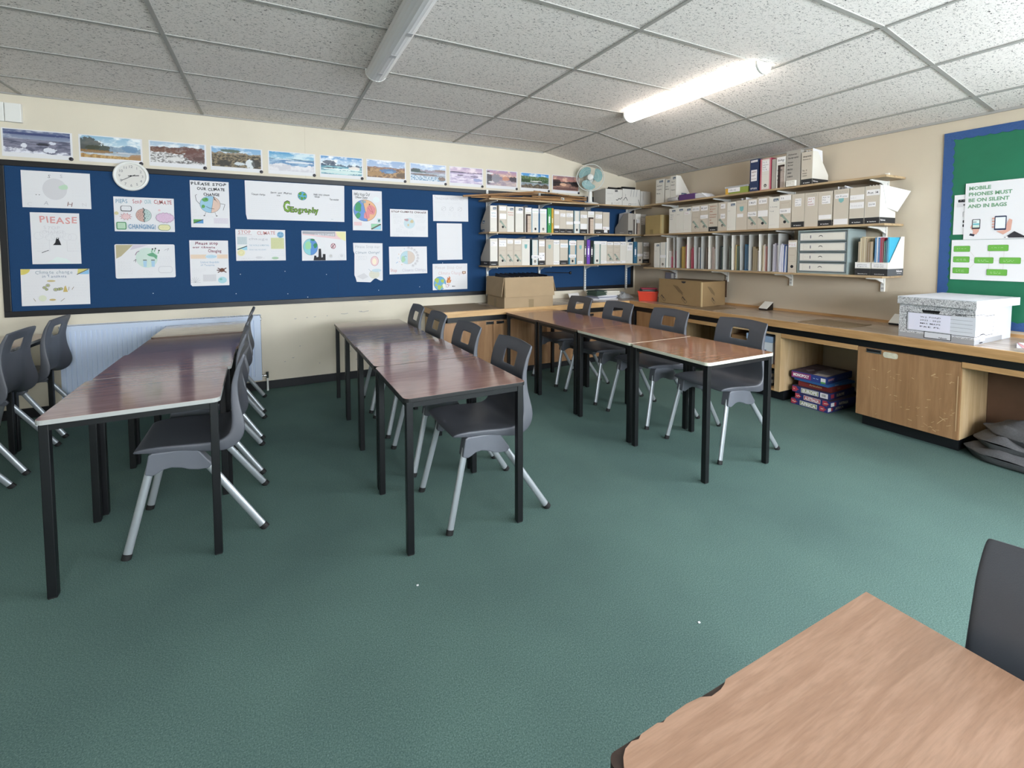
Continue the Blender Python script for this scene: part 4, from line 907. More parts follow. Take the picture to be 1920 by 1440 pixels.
# ================================================================== SHELVING
def shelf_board(lab, loc, L, depth, wall, grp):
    mb = MB(); mb.box(0, L, 0, depth-.003, -.018, 0, M_shelf)
    o = mb.build('shelf_board', loc=loc, rz=0 if wall == 'back' else -PI/2, bevel=.001)
    tag(o, lab, 'shelf', grp)
ZB = [1.912, 1.540, 1.160]; ZRr = [1.908, 1.532, 1.117]
gb, gr_ = 'shelf boards on the back wall', 'shelf boards on the right wall'
for z, n_ in zip(ZB, ('top shelf board on the back wall carrying the fan and bamboo canes', 'middle shelf board on the back wall', 'lowest shelf board on the back wall')): shelf_board(n_, (-2.43, -.305, z), 2.42, .286, 'back', gb)
for z, n_, ys in zip(ZRr, ('top shelf board on the right wall with gap before the yellow box', 'middle shelf board on the right wall full of box files', 'lowest shelf board on the right wall with the drawer unit'), (-.46, -.46, -.46)): shelf_board(n_, (-.302, ys, z), 2.505, .302, 'right', gr_)
def upright(lab, loc, zt, wall, zsh, grp):
    t = thing('shelf_upright', lab, 'shelf upright', loc, 0 if wall == 'back' else -PI/2, grp)
    mb = MB(); mb.box(-.0125, .0125, -.017, 0, 0, zt, M_white)
    f = Face(mb, (0, -.017, 0)); z = .02
    while z < zt-.03: f.rect(-.006, z, .004, .014, M_pencil2); f.rect(.003, z, .004, .014, M_pencil2); z += .032; f.k = 2
    mb.build('channel', t)
    for z in zsh:
        zz = z-.019-loc[2]
        mb = MB(); mb.prism([(-.017, zz-.055), (-.017, zz), (-.27, zz), (-.275, zz-.010), (-.12, zz-.020)], -.006, .006, 'x', M_white); mb.build('bracket', t, bevel=.002)
for x, n_ in zip((-2.322, -1.603, -.894, -.186), ('at the left end of the back shelves', 'second from the left behind the back shelves', 'third from the left behind the back shelves', 'nearest the room corner behind the back shelves')): upright('white slotted shelf upright %s' % n_, (x, -.0185 if x > -9 else 0, .80 if x > -2 else .80), 1.24, 'back', ZB, 'slotted uprights on the back wall')
for y, n_ in zip((-.72, -1.43, -2.114, -2.849), ('nearest the room corner on the right wall', 'above the brown packing box on the right wall', 'above the card reader on the right wall', 'at the outer end of the right wall shelves')): upright('white slotted shelf upright %s' % n_, (-.0005, y, .975), .98, 'right', ZRr, 'slotted uprights on the right wall')

# ================================================================== FILES
M_cream, M_fbeige, M_fgrey = mat('white file card', '#dedad2', .7), mat('beige file card', '#c9bfb1', .7), mat('grey file card', '#a9a39b', .7)
M_navyl, M_bandk = ink('#34506b'), ink('#2a2a2c')
M_stick = mat('white sticker', '#ece9ea', .6)
ordn = ['first', 'second', 'third', 'fourth', 'fifth', 'sixth', 'seventh', 'eighth', 'ninth', 'tenth', 'eleventh', 'twelfth', 'thirteenth', 'fourteenth', 'fifteenth', 'sixteenth', 'seventeenth', 'eighteenth', 'nineteenth', 'twentieth', 'twenty-first', 'twenty-second', 'twenty-third', 'twenty-fourth']
def magbody(mb, w, h, d, m, side=None, low=.09, t=.003):
    pr = [(0, 0), (d, 0), (d, low), (d*.98, low+.01), (d*.30, h), (0, h)]
    for x in (0, w-t): mb.prism(pr, x, x+t, 'x', side or m)
    mb.box(t, w-t, 0, t, 0, h, m); mb.box(t, w-t, d-t, d, 0, low, m); mb.box(t, w-t, t, d-t, 0, t, m)
def make_file(kind, w, h, d=.245, stickers=(), opt=None, txt=None, tc=None):
    """returns list of (name, MB) parts; first is the body"""
    opt = opt or {}; tc = tc or M_pencil2
    body = MB(); parts = []; base = M_fbeige if kind in ('hole', 'base', 'teal', 'tan') else M_cream
    if 'm' in opt: base = opt['m']
    if kind in ('viking', 'base', 'teal'):
        magbody(body, w, h, d, base, side=opt.get('side', base), low=opt.get('low', .09))
        f = Face(body, (0, 0, 0))
        if kind == 'viking':
            f.rect(w*.42, h-.042, w*.48, .024, M_navyl); f.text('Viking', w*.47, h-.037, .011, M_stick, fit=w*.38, bold=.02); f.line([(w*.08, .035), (w*.6, .035)], .001, M_pencil); f.scrib(w*.08, .03, w*.2, 1, .01, M_pencil2, .001, .003)
        if kind == 'base':
            f.rect(.001, 0, w-.002, .050, M_bandk); f.rect(w*.2, .014, w*.09, .006, M_stick); f.text('bankers', w*.36, .013, .009, M_stick, fit=w*.42, bold=.02)
            for s_, N, U in ((0, (-1, 0, 0), (0, -1, 0)), (w, (1, 0, 0), (0, 1, 0))):
                g = Face(body, (s_, d if s_ == 0 else 0, 0), U, (0, 0, 1), N); g.rect(0, 0, d, .050, opt.get('band', M_bandk)); g.text('Fellowes', (.09 if s_ == 0 else .012) , .022, .012, M_stick, fit=.075, bold=.02)
        if kind == 'viking' and opt.get('sidelogo'):
            g = Face(body, (0, d, 0), (0, -1, 0), (0, 0, 1), (-1, 0, 0)); g.rect(.05, .10, .06, .034, M_navyl); g.text('Viking', .056, .107, .016, M_stick, fit=.048, bold=.02); g.rect(.003, .004, .10, .030, M_navyl); g.text('Viking', .05, .010, .012, M_stick, fit=.045)
        if kind == 'viking' and opt.get('sidelogo2'):
            g = Face(body, (w, 0, 0), (0, 1, 0), (0, 0, 1), (1, 0, 0)); g.rect(.09, .075, .09, .034, M_navyl); g.text('Viking', .097, .082, .016, M_stick, fit=.075, bold=.02)
        if kind == 'teal':
            f.frame(w*.12, h-.03, w*.76, .014, .001, M_pencil2); f.scrib(w*.18, h-.022, w*.6, 1, .01, M_pencil2, .001, .004)
            c = ink('#7fb3b3'); f.poly([(w*.32, h-.062), (w*.68, h-.062), (w*.66, h-.10), (w*.5, h-.115), (w*.34, h-.1)], c)
    elif kind == 'tan':
        body.box(0, w, 0, d, 0, h, base)
    elif kind == 'hole':
        body.box(0, w, 0, d, 0, h, base); f = Face(body, (0, 0, 0)); br = ink('#a48f80')
        f.frame(.004, .004, w-.008, h-.008, .001, br)
        for i in range(3): f.frame(w*.12, h-.072-i*.062, w*.74, .054, .0012, br)
        if not opt.get('notool'):
            f.poly([(w*.12, .118), (w*.30, .128), (w*.92, .050), (w*.80, .040)], ink('#8f9f94')); f.ring(w*.2, .118, .011, .0025, ink('#4d5a55')); f.line([(w*.1, .105), (w*.25, .13)], .002, ink('#4d5a55'))
        f.disc(w*.5, .056, .0135, M_ink, .014); 
        if opt.get('grey'): f.disc(w*.5, .053, .009, M_fgrey, .008)
        for z in (.034, .024, .012): f.line([(w*.08, z), (w*.92, z)], .0012, br)
    elif kind == 'open':
        fr = base; body.box(0, w, .006, d, 0, h, fr); f = Face(body, (0, .006, 0))
        body.box(0, .010, 0, .006, 0, h, fr); body.box(w-.008, w, 0, .006, 0, h, fr); body.box(.01, w-.008, 0, .006, h-.075, h, fr)
        f.rect(.010, .002, w-.018, h-.077, ink('#3a2a26')); f.rect(w*.42, .002, w*.50, h-.095, opt.get('book', ink('#c8b5a4')))
        for z in (.05, .1, .15): f.line([(w*.42, z), (w*.92, z)], .0015, ink('#8f7e70'))
    elif kind == 'lever':
        cv = opt.get('cover', ink('#5aa0c8')); sp = opt.get('spine', M_cream)
        body.box(0, .004, 0, d, 0, h, cv); body.box(w-.004, w, 0, d, 0, h, cv); body.box(.004, w-.004, 0, .004, 0, h, opt.get('edge', sp)); body.box(.008, w-.008, .006, d-.01, .01, h-.02, M_paper2)
        f = Face(body, (0, 0, 0)); f.rect(w*.16, .006, w*.68, h-.012, sp)
        for z in (h*.72, h*.5, h*.3): f.line([(w*.2, z), (w*.8, z)], .001, M_pencil)
        f.disc(w*.5, .042, .0125, M_ink, .014); f.ring(w*.5, .042, .0145, .002, M_chrome, .016)
        if opt.get('grey'): f.disc(w*.5, .04, .008, M_fgrey)
        f.scrib(w*.35, .014, w*.3, 1, .01, M_pencil2, .001, .003)
    elif kind == 'ring':
        cv = opt['cover']; d = min(d, .215); body.box(0, .003, 0, d, 0, h, cv); body.box(w-.003, w, 0, d, 0, h, cv); body.box(.003, w-.003, 0, .003, 0, h, cv)
        f = Face(body, (0, 0, 0))
        if w > .03:
            f.rect(w*.28, h*.38, w*.44, h*.28, M_stick)
            for z in (h*.33, h*.71): f.disc(w*.5, z, .005, M_stick, n=10)
        else: f.rect(w*.2, h*.4, w*.5, h*.2, LYE)
    parts.append((opt.get('name', {'viking': 'magazine_file', 'base': 'magazine_file', 'teal': 'magazine_file', 'hole': 'box_file', 'open': 'slip_case', 'lever': 'lever_arch_file', 'ring': 'ring_binder', 'tan': 'box_file'}[kind]), body))
    for s_ in stickers:   # (x0,z0,w,h fractions/abs, text, colour)
        q = MB(); x, z, sw, sh, tx = s_[:5]; c = s_[5] if len(s_) > 5 else M_pencil2
        q.box(x, x+sw, -.0011, -.0003 if kind != 'open' else 0, z, z+sh, M_stick); g = Face(q, (0, -.0011, 0))
        if tx:
            n = len(tx); lh = sh/(n+.3)
            for i, l in enumerate(tx): g.text(l, x+sw*.08, z+sh-lh*(i+.92), lh*.5, c, fit=min(sw*.84, len(l)*lh*.42), jit=.6, bold=.01)
        parts.append(('label', q))
    if txt:
        q = Face(body, (0, 0, 0)); q.k = 9
        for l, z, hh in txt: q.text(l, w*.12, z, hh, tc, fit=min(w*.76, len(l)*hh*.8), jit=.7, bold=.02)
        q = None
    if opt.get('tuft'):
        q = MB(); random.seed(int(w*1e4)+int(h*1e4)); mt = M_wallet if opt['tuft'] == 'p' else M_paper
        for i in range(5):
            x = w*(.15+.15*i)+random.uniform(-.004, .004); tl = random.uniform(-.012, .012); hh = h+random.uniform(.008, .035)
            q.sheetquad([(x, .03, .02), (x+.001, d-.02, .02), (x+tl, d*.75, hh-.012), (x+tl*1.3, .035, hh)], mt)
        parts.append(('paper_sheet', q))
    return parts
def place_file(parts, loc, wall, label, grp, rz=0):
    nm, body = parts[0]
    rot = (0 if wall == 'back' else -PI/2)+rz
    if len(parts) == 1:
        return tag(body.build(nm, loc=loc, rz=rot), label, nm.replace('_', ' '), grp)
    t = thing(nm, label, nm.replace('_', ' '), loc, rot, grp)
    body.build('file_body', t)
    for n_, q in parts[1:]: q.build(n_, t, fix=(n_ != 'paper_sheet'))
    return t
def row(items, base, start_y, wall, shelf, grp):
    k = 0
    for it in items:
        kind, a, c, h, look = it[:5]; st = it[5] if len(it) > 5 else (); op = it[6] if len(it) > 6 else {}; tx = it[7] if len(it) > 7 else None; tc_ = it[8] if len(it) > 8 else None
        w_ = abs(c-a)-.002
        parts = make_file(kind, w_, h, stickers=[(s[0]*w_, s[1], s[2]*w_, *s[3:]) for s in st], opt=op, txt=tx, tc=tc_)
        loc = (a+.001, start_y, base) if wall == 'back' else (start_y, a-.001, base)
        lab = '%s, %s from left, %s' % (look, ordn[k], shelf) if len(items) > 1 else look
        place_file(parts, loc, wall, lab, grp); k += 1
BC, GC_ = ink('#3f86b8'), ink('#6d8f98')
wr = lambda *l: [(.1, 0, .8, 0)]
YF = -.287
row([
 ('viking', -2.413, -2.324, .290, 'white magazine file with navy label and slanting grey side', [(.12, .155, .82, .075, ['GCSE', 'Coast'], ink('#7fa8a8'))], {'sidelogo': 1, 'side': M_fgrey}),
 ('hole', -2.305, -2.197, .298, 'cardboard box file with thumb hole and two blank labels', [(.12, .145, .78, .06, []), (.1, .24, .8, .045, ['Year 9'], LGY)], {}),
 ('viking', -2.197, -2.106, .289, 'white magazine file with red handwriting', (), {}, [('Rivers', .215, .014), ('Weathering', .19, .012)], ink('#cf8478')),
 ('viking', -2.089, -1.984, .289, 'white magazine file with navy label standing slightly apart', [(.12, .215, .76, .03, ['B I Z'], LGY)], {}),
 ('open', -1.963, -1.873, .286, 'white slip case with dark gap and pink-beige book spine', [(.1, .235, .85, .045, ['Bio'], LGY)], {'tuft': 'p'}),
 ('lever', -1.867, -1.776, .279, 'white-spined lever arch file with light blue covers', [(0, .225, 1, .05, ['notes'], LGN)], {'cover': ink('#9ec7e0')}),
 ('lever', -1.764, -1.663, .279, 'white-spined lever arch file with bright blue covers', [(0, .225, .95, .05, ['notes'], LGN)], {'cover': ink('#2d86bd'), 'grey': 1}),
 ('ring', -1.653, -1.601, .294, 'green ring binder', (), {'cover': ink('#3f9655')}),
 ('ring', -1.596, -1.569, .292, 'thin mustard yellow ring binder', (), {'cover': ink('#c9a23a')}),
 ('base', -1.564, -1.482, .280, 'beige black-based magazine file with low pale sticker', [(.05, .055, .9, .035, []), (.1, .225, .8, .035, ['a b'], LGY)], {}),
 ('base', -1.482, -1.388, .277, 'beige magazine file with black base and one upper label', [(.1, .195, .8, .04, ['Yr 10', 'maps'])], {}),
 ('base', -1.388, -1.281, .274, 'wide beige magazine file with black base, white band', [(.05, .195, .9, .045, ['World', 'Climate']), (.02, .105, .96, .035, [])], {}),
 ('lever', -1.269, -1.182, .276, 'grey-blue lever arch file with white tag at mid height', [(-.05, .115, 1.1, .032, [])], {'cover': ink('#7e9aa4'), 'edge': ink('#a6b6ba')}),
 ('base', -1.177, -1.067, .275, 'beige black-based magazine file right of grey-blue file', [(.05, .19, .9, .04, ['case', 'study']), (.02, .055, .96, .065, [])], {}),
 ('open', -1.063, -.958, .276, 'white slip case with dark gap and beige book', [(.1, .235, .85, .038, ['Atlas'], LGY)], {'tuft': 'p'}),
 ('base', -.949, -.831, .277, 'beige magazine file with black base and two paper labels', [(.05, .19, .9, .05, ['Yr 8', 'work']), (.02, .06, .96, .07, [])], {}),
 ('base', -.826, -.715, .274, 'beige black-based magazine file with torn sticker', [(0, .055, 1, .035, ['Keep'], ink('#b06a6a')), (.2, .02, .5, .03, [])], {}),
], ZB[1], YF, 'back', 'middle back-wall shelf', 'files on the middle back-wall shelf')
row([
 ('base', -2.414, -2.316, .304, 'white magazine file with black base and slanting grey side', [(.1, .22, .8, .05, ['C Map', 'A C'])], {'m': M_cream, 'side': M_fgrey}),
 ('hole', -2.306, -2.203, .310, 'box file with thumb hole under a large white label', [(.05, .215, .9, .075, ['Ecosystems', 'Yr 9'], M_pencil)], {}),
 ('hole', -2.203, -2.111, .307, 'box file with greyed thumb hole', [(.1, .25, .8, .04, ['maps'], M_pencil)], {'grey': 1}),
 ('hole', -2.111, -2.004, .306, 'box file with black thumb hole beside tall white file', [(.1, .245, .8, .045, ['soil'], M_pencil)], {}),
 ('teal', -2.004, -1.896, .304, 'white file with small teal shield', (), {'m': M_cream, 'tuft': 'p'}),
 ('lever', -1.869, -1.781, .295, 'white lever arch file with dark teal covers', [(-.05, .078, 1.15, .036, ['Yr Maths'])], {'cover': ink('#2e5560'), 'edge': ink('#b9c7c9'), 'grey': 1, 'tuft': 'p'}),
 ('base', -1.775, -1.688, .300, 'white file with tall blank label above black base', [(.04, .055, .92, .09, ['.. z', ' k']), (.05, .22, .9, .06, ['-----'])], {'tuft': 'p'}),
 ('teal', -1.677, -1.570, .301, 'beige file with teal shield and header lines', (), {'tuft': 'p'}),
 ('tan', -1.570, -1.479, .298, 'plain beige file with small writing at top and foot', [(.05, .245, .9, .04, ['England']), (.05, .01, .9, .03, ['England'])], {'m': M_cream}),
 ('base', -1.476, -1.357, .299, 'wide beige file with blue-written label above black base', [(.05, .205, .95, .05, ['Resources'], ink('#86b4c4'))], {}),
 ('lever', -1.341, -1.233, .300, 'box file with teal blue border and thumb hole', [(0, .235, 1, .05, ['Tourism'], ink('#9a6a6a')), (-.02, .085, 1, .035, ['The Future'])], {'cover': ink('#4a8ba6'), 'edge': ink('#4a8ba6'), 'spine': M_fbeige}),
 ('teal', -1.224, -1.114, .296, 'beige file with teal shield beside the dark ring binder', [(.1, .012, .7, .028, ['Earth'])], {}),
 ('ring', -1.111, -1.075, .303, 'thin dark olive ring binder', (), {'cover': ink('#4c5048')}),
 ('ring', -1.070, -1.020, .303, 'bright purple ring binder', (), {'cover': ink('#7347b0')}),
 ('ring', -1.015, -.968, .294, 'very dark green binder in the shade', (), {'cover': ink('#182420')}),
 ('lever', -.962, -.857, .290, 'white lever arch file with green-grey covers', [(0, .25, 1.1, .035, ['Co operate'], M_pencil)], {'cover': ink('#5f8480'), 'edge': ink('#9fb6b2')}),
 ('tan', -.853, -.754, .288, 'plain cream file with white band at its foot', [(0, .01, 1, .03, ['Yr 11']), (.05, .245, .9, .035, ['A Z G'])], {'m': M_cream}),
 ('hole', -.754, -.645, .282, 'box file with double brown frame and grey hole', [(.05, .24, .9, .036, ['Urban']), (0, .005, 1, .024, ['Earthquake'])], {'grey': 1}),
 ('hole', -.645, -.534, .283, 'box file with double brown frame beside a cream file', [(.05, .24, .9, .036, ['Rivers']), (0, .005, 1, .024, ['Global'])], {'grey': 1}),
 ('tan', -.534, -.431, .284, 'cream file with pencil writing at the top', [(.05, .24, .9, .035, ['My list']), (.1, .008, .8, .028, ['Mr'])], {'m': M_cream}),
 ('viking', -.431, -.316, .280, 'white magazine file with navy label near the corner', [(.15, .17, .7, .07, ['W Q'], M_pencil)], {}),
 ('ring', -.300, -.245, .285, 'teal blue binder', (), {'cover': ink('#2c5f7c')}),
 ('lever', -.238, -.144, .278, 'grey lever arch file with white tag', [(0, .09, 1, .035, [])], {'cover': ink('#8aa0a4'), 'spine': M_fbeige}),
 ('base', -.136, -.025, .279, 'grey file with white label and black base', [(.05, .06, .9, .09, ['Test', 'Volcano']), (.05, .225, .9, .045, ['Geo'])], {'m': M_fgrey}),
], ZB[2], YF, 'back', 'lowest back-wall shelf', 'files on the lowest back-wall shelf')
row([
 ('base', -.405, -.325, .275, 'grey magazine file with slanting side', (), {'m': M_fgrey, 'side': M_fgrey, 'band': M_fgrey, 'tuft': 'w'}),
 ('open', -.323, -.278, .271, 'narrow dark slip case', (), {'m': M_fgrey, 'book': ink('#4d4340')}),
 ('open', -.275, -.187, .272, 'white slip case with dark books', [(.2, .15, .7, .05, ['no', 'ab'])], {}),
 ('tan', -.187, -.089, .268, 'dull grey file beside the brown parcel', [(.1, .13, .7, .09, ['a', 'bo', 'no'])], {'m': M_fgrey}),
], ZB[1], YF, 'back', 'corner of middle back-wall shelf', 'files at the corner end of the middle back-wall shelf')
# right wall, middle shelf (a = left end y, c = right end y)
row([
 ('viking', -.849, -.952, .293, 'white magazine file with navy label and three pencil words', (), {}, [('Coasts', .215, .01), ('Year 7', .19, .01), ('Spare', .165, .01)]),
 ('viking', -.952, -1.060, .296, 'plain cream magazine file with navy label', (), {}, [('Yr 8', .21, .01)]),
 ('viking', -1.060, -1.166, .290, 'cream magazine file with navy label and small brown note', [(.1, .21, .7, .03, ['Tests'], RED)], {}),
 ('hole', -1.170, -1.278, .301, 'box file with tool picture and one label', [(.05, .235, .9, .05, ['GEO 2012'])], {'grey': 1}),
 ('hole', -1.278, -1.387, .301, 'box file with black underlined label', [(.1, .235, .8, .05, ['MI 2000']), (.05, .145, .9, .04, ['-----'], M_ink)], {'grey': 1}),
 ('base', -1.390, -1.499, .303, 'beige file with large red handwriting and black base', (), {}, [('Industry', .265, .014), ('Bristol', .235, .012), ('July', .212, .012), ('Automated', .175, .012), ('Industry', .15, .012), ('NO', .115, .014), ('2011', .085, .014)], ink('#b0705c')),
 ('hole', -1.503, -1.610, .303, 'box file with two small white tags', [(.3, .235, .5, .05, ['HU']), (.3, .13, .5, .05, ['2011'])], {'grey': 1}),
 ('viking', -1.610, -1.709, .295, 'white magazine file with navy label between two box files', (), {}, [('a c', .2, .01)]),
 ('teal', -1.711, -1.831, .300, 'beige file with teal shield and small white sticker', [(.1, .13, .55, .035, [])], {'tuft': 'w'}),
 ('hole', -1.833, -1.936, .303, 'box file with handwritten label over the tool picture', [(.1, .24, .8, .05, ['E MAPS']), (.02, .13, .9, .045, ['Travel Plan'])], {'grey': 1}),
 ('hole', -1.936, -2.045, .310, 'tall box file with black hole', [(.1, .245, .75, .05, ['E 200']), (.05, .12, .9, .06, [])], {}),
 ('viking', -2.047, -2.149, .298, 'cream magazine file with navy label among box files', (), {}, [('Yr 10 notes', .2, .008), ('Travel', .16, .008)]),
 ('hole', -2.148, -2.253, .309, 'box file with white top strip', [(.02, .255, .96, .045, ['11']), (.02, .135, .96, .045, ['2019'])], {}),
 ('base', -2.258, -2.369, .302, 'beige magazine file with square white label and black base', [(.25, .19, .5, .07, ['Ast 11', 'H..', 'small'])], {}),
 ('teal', -2.370, -2.481, .300, 'beige magazine file with header box and white label', [(.22, .185, .52, .075, ['Ast 9', 'Jul', 'unseen'], RED)], {}),
 ('base', -2.481, -2.592, .298, 'beige magazine file with torn label and pale band', [(.25, .19, .6, .07, ['Ast 15', 'Ast', 'small']), (.05, .06, .9, .035, [])], {}),
 ('teal', -2.599, -2.713, .301, 'beige magazine file with teal shield and long label', [(.1, .225, .85, .035, ['Ast 10 notes']), (.05, .008, .9, .045, [])], {'tuft': 'w'}),
 ('base', -2.717, -2.821, .300, 'beige magazine file covered by three lilac paper labels', [(.02, .20, .96, .04, ['abc'], LGY), (.02, .13, .96, .05, ['notes'], LGY)], {}),
 ('base', -2.823, -2.926, .301, 'beige magazine file labelled Ast 14, papers falling out', [(.1, .225, .85, .045, ['Ast 14'], M_ink), (.22, .135, .5, .038, ['2014'])], {'side': M_cream}),
], ZRr[1], YF, 'right', 'middle right-wall shelf', 'files on the middle right-wall shelf')
# loose sheets sliding out of the last file
mb = MB()
mb.hexa([(-.20, -.001, .13), (-.20, .001, .13), (.02, .001, .06), (.02, -.001, .06), (-.27, -.001, .30), (-.27, .001, .30), (-.03, .001, .315), (-.03, -.001, .315)], M_paper)
mb2 = MB()
for i in range(4):
    y = -2.83-.022*i
    mb2.hexa([(-.24, y-.001, 1.60), (-.24, y+.001, 1.60), (-.06, y+.001, 1.58), (-.06, y-.001, 1.58), (-.235, y-.001, 1.845), (-.235, y+.001, 1.845), (-.04, y-.03, 1.80-.01*i), (-.04, y-.032, 1.80-.01*i)], M_paper)
mb2.hexa([(-.19, -2.9275, 1.66), (-.19, -2.9265, 1.66), (-.05, -2.94, 1.63), (-.05, -2.941, 1.63), (-.255, -2.9275, 1.835), (-.255, -2.9265, 1.835), (-.012, -3.005, 1.79), (-.012, -3.006, 1.79)], M_paper)
tag(mb2.build('loose_papers'), 'white papers splayed out of the last magazine file on the middle right-wall shelf', 'papers')
# right wall, top shelf
row([
 ('viking', -.596, -.722, .299, 'white magazine file with navy label and black marker words', (), {}, [('Yr', .235, .01), ('Notebook', .215, .012), ('Property', .17, .012), ('Mancky', .12, .012)], M_ink),
 ('viking', -.742, -.817, .285, 'white magazine file half hidden behind its neighbour', (), {}, [('Book', .19, .012), ('Money', .16, .012)], M_ink),
 ('viking', -.822, -.907, .313, 'tall white magazine file behind the paper roll', (), {'sidelogo2': 1, 'side': M_cream}, [('Year 7', .235, .011), ('Assess', .2, .011), ('Posters', .14, .011)], M_ink),
], ZRr[0], -.245, 'right', 'top right-wall shelf', 'files on the top right-wall shelf')
dkb, pnk = ink('#28375a'), ink('#c9828c')
row([
 ('tan', -1.848, -1.935, .315, 'navy and teal box file with white label', [(.15, .1, .7, .11, ['FORESTRY', 'CDY', '===='], ink('#7a3030')), (.1, .285, .8, .02, ['Microstage'])], {'m': dkb}, [('NEW BOOK', .02, .016)], M_stick),
 ('lever', -1.952, -2.060, .300, 'pink lever arch file with white spine label', [(.2, .18, .6, .1, ['Yr 9', 'outcome', 'and', 'Yr 8'])], {'cover': ink('#b8405a'), 'edge': pnk, 'grey': 1}),
 ('tan', -2.066, -2.104, .280, 'thin plain grey file', (), {'m': M_fgrey}),
 ('open', -2.108, -2.193, .290, 'white slip case with dark gap', [(.1, .235, .85, .05, ['Biology'], M_ink)], {'book': ink('#b5a79f')}, [('GCSE', .16, .014), ('ab', .11, .016), ('cd', .07, .016)], M_ink),
 ('tan', -2.197, -2.322, .323, 'tall grey box file with black marker writing', (), {'m': M_fgrey}, [('Atlases', .285, .014), ('Geography', .255, .014), ('Notes', .215, .012), ('Rotas', .19, .012), ('MOOO', .15, .014), ('000', .118, .014), ('0000', .085, .014), ('U20', .04, .014)], ink('#45454a')),
 ('base', -2.331, -2.426, .291, 'beige magazine file with white slanting side', (), {'side': M_cream, 'tuft': 'w'}, [('Geography', .245, .012), ('Resource', .22, .01), ('Yr 7', .12, .012), ('====', .095, .012), ('====', .075, .012)], M_ink),
], ZRr[0], YF, 'right', 'right group, top right-wall shelf', 'right-hand group of files on the top right-wall shelf')
mb = MB(); mb.box(0, .075, 0, .03, 0, .052, M_cream); Face(mb).scrib(.008, .038, .05, 2, .012, M_ink, .0015, .006); tag(mb.build('small_box', loc=(-.322+.0, -2.222, ZRr[0]), rz=-PI/2), 'little white box in front of the tall grey box file on the top shelf', 'box')
# paper roll, purple folder, yellow box on the top right shelf
mb = MB(); mb.lathe([(.025, 0), (.025, .15), (.022, .15), (.022, 0), (.025, 0)], M_paper, 20, axis='y'); mb.lathe([(.015, .002), (.015, .148)], M_paper2, 16, axis='y')
tag(mb.build('paper_roll', loc=(-.274, -.975, ZRr[0]+.026), fix=False), 'rolled sheet of white paper on the top right-wall shelf', 'paper roll')
t = thing('folder', 'purple box folder with white papers lying flat on the top right-wall shelf', 'folder', (-.29, -.99, ZRr[0]), -PI/2-.0)
mb = MB(); pm = ink('#5d3d72'); mb.box(0, .22, 0, .22, 0, .004, pm); mb.box(0, .22, 0, .22, .062, .066, pm); mb.box(0, .22, 0, .004, .004, .062, pm); mb.box(0, .004, .004, .22, .004, .062, pm); mb.build('cover', t)
mb = MB()
for i in range(6): mb.box(.01+.003*i, .36-.012*i, .012, .20-.004*i, .006+.009*i, .0135+.009*i, M_paper)
mb.build('paper_sheets', t)
t = thing('storage_box', 'low yellow and olive box with white label on the top right-wall shelf', 'box', (-.285, -1.585, ZRr[0]), -PI/2)
mb = MB(); ol = ink('#8c9a48'); mb.box(0, .245, 0, .2, 0, .062, ol); mb.box(.0, .035, -.0008, 0, .0, .062, ink('#d1a03c')); mb.build('box_body', t)
mb = MB(); mb.box(.03, .16, -.002, 0, .02, .065, M_stick); Face(mb, (0, -.002, 0)).text('NR AS', .05, .032, .016, M_pencil2, fit=.07, jit=.5); mb.build('label', t)
mb = MB(); mb.box(-.004, .25, -.004, .2, .062, .080, M_wallet); mb.build('lid', t)
# right wall, lowest shelf: first two files, sorter, drawer unit, two open files
row([
 ('viking', -.623, -.711, .303, 'slim white magazine file with navy label', (), {}, [('Yr 11', .2, .008)]),
 ('lever', -.721, -.806, .312, 'white lever arch file with white tag', [(-.05, .12, 1.1, .035, [])], {'cover': ink('#a9b3b5'), 'grey': 1}),
], ZRr[2], YF, 'right', 'lowest right-wall shelf', 'files on the lowest right-wall shelf')
st = thing('paper_sorter', 'grey cardboard sorter with fourteen upright slots on the lowest right-wall shelf', 'sorter', (-.285, -.814, ZRr[2]), -PI/2)
ys = [-.814, -.915, -.963, -1.112, -1.206, -1.302, -1.392, -1.478, -1.572, -1.668, -1.758, -1.856, -1.956, -2.046, -2.147]
M_sort = mat('grey sorter card', '#b3b2ae', .7); M_sortd = mat('dark sorter card', '#8d8d8b', .75)
mb = MB(); mb.box(0, 1.333, 0, .165, 0, .003, M_sortd); mb.build('base_panel', st)
mb = MB(); mb.box(0, 1.333, .162, .165, .003, .366, M_sortd); mb.build('back_panel', st)
for i, y in enumerate(ys):
    x = -.814-y; x = min(x, 1.330); ln = random.uniform(.0, .012)
    mb = MB(); mb.hexa([(x+ln, 0, .003), (x+.003+ln, 0, .003), (x+.003, .162, .003), (x, .162, .003), (x, 0, .366), (x+.003, 0, .366), (x+.003, .162, .366), (x, .162, .366)], M_sort if i % 3 else M_cream); mb.build('divider', st)
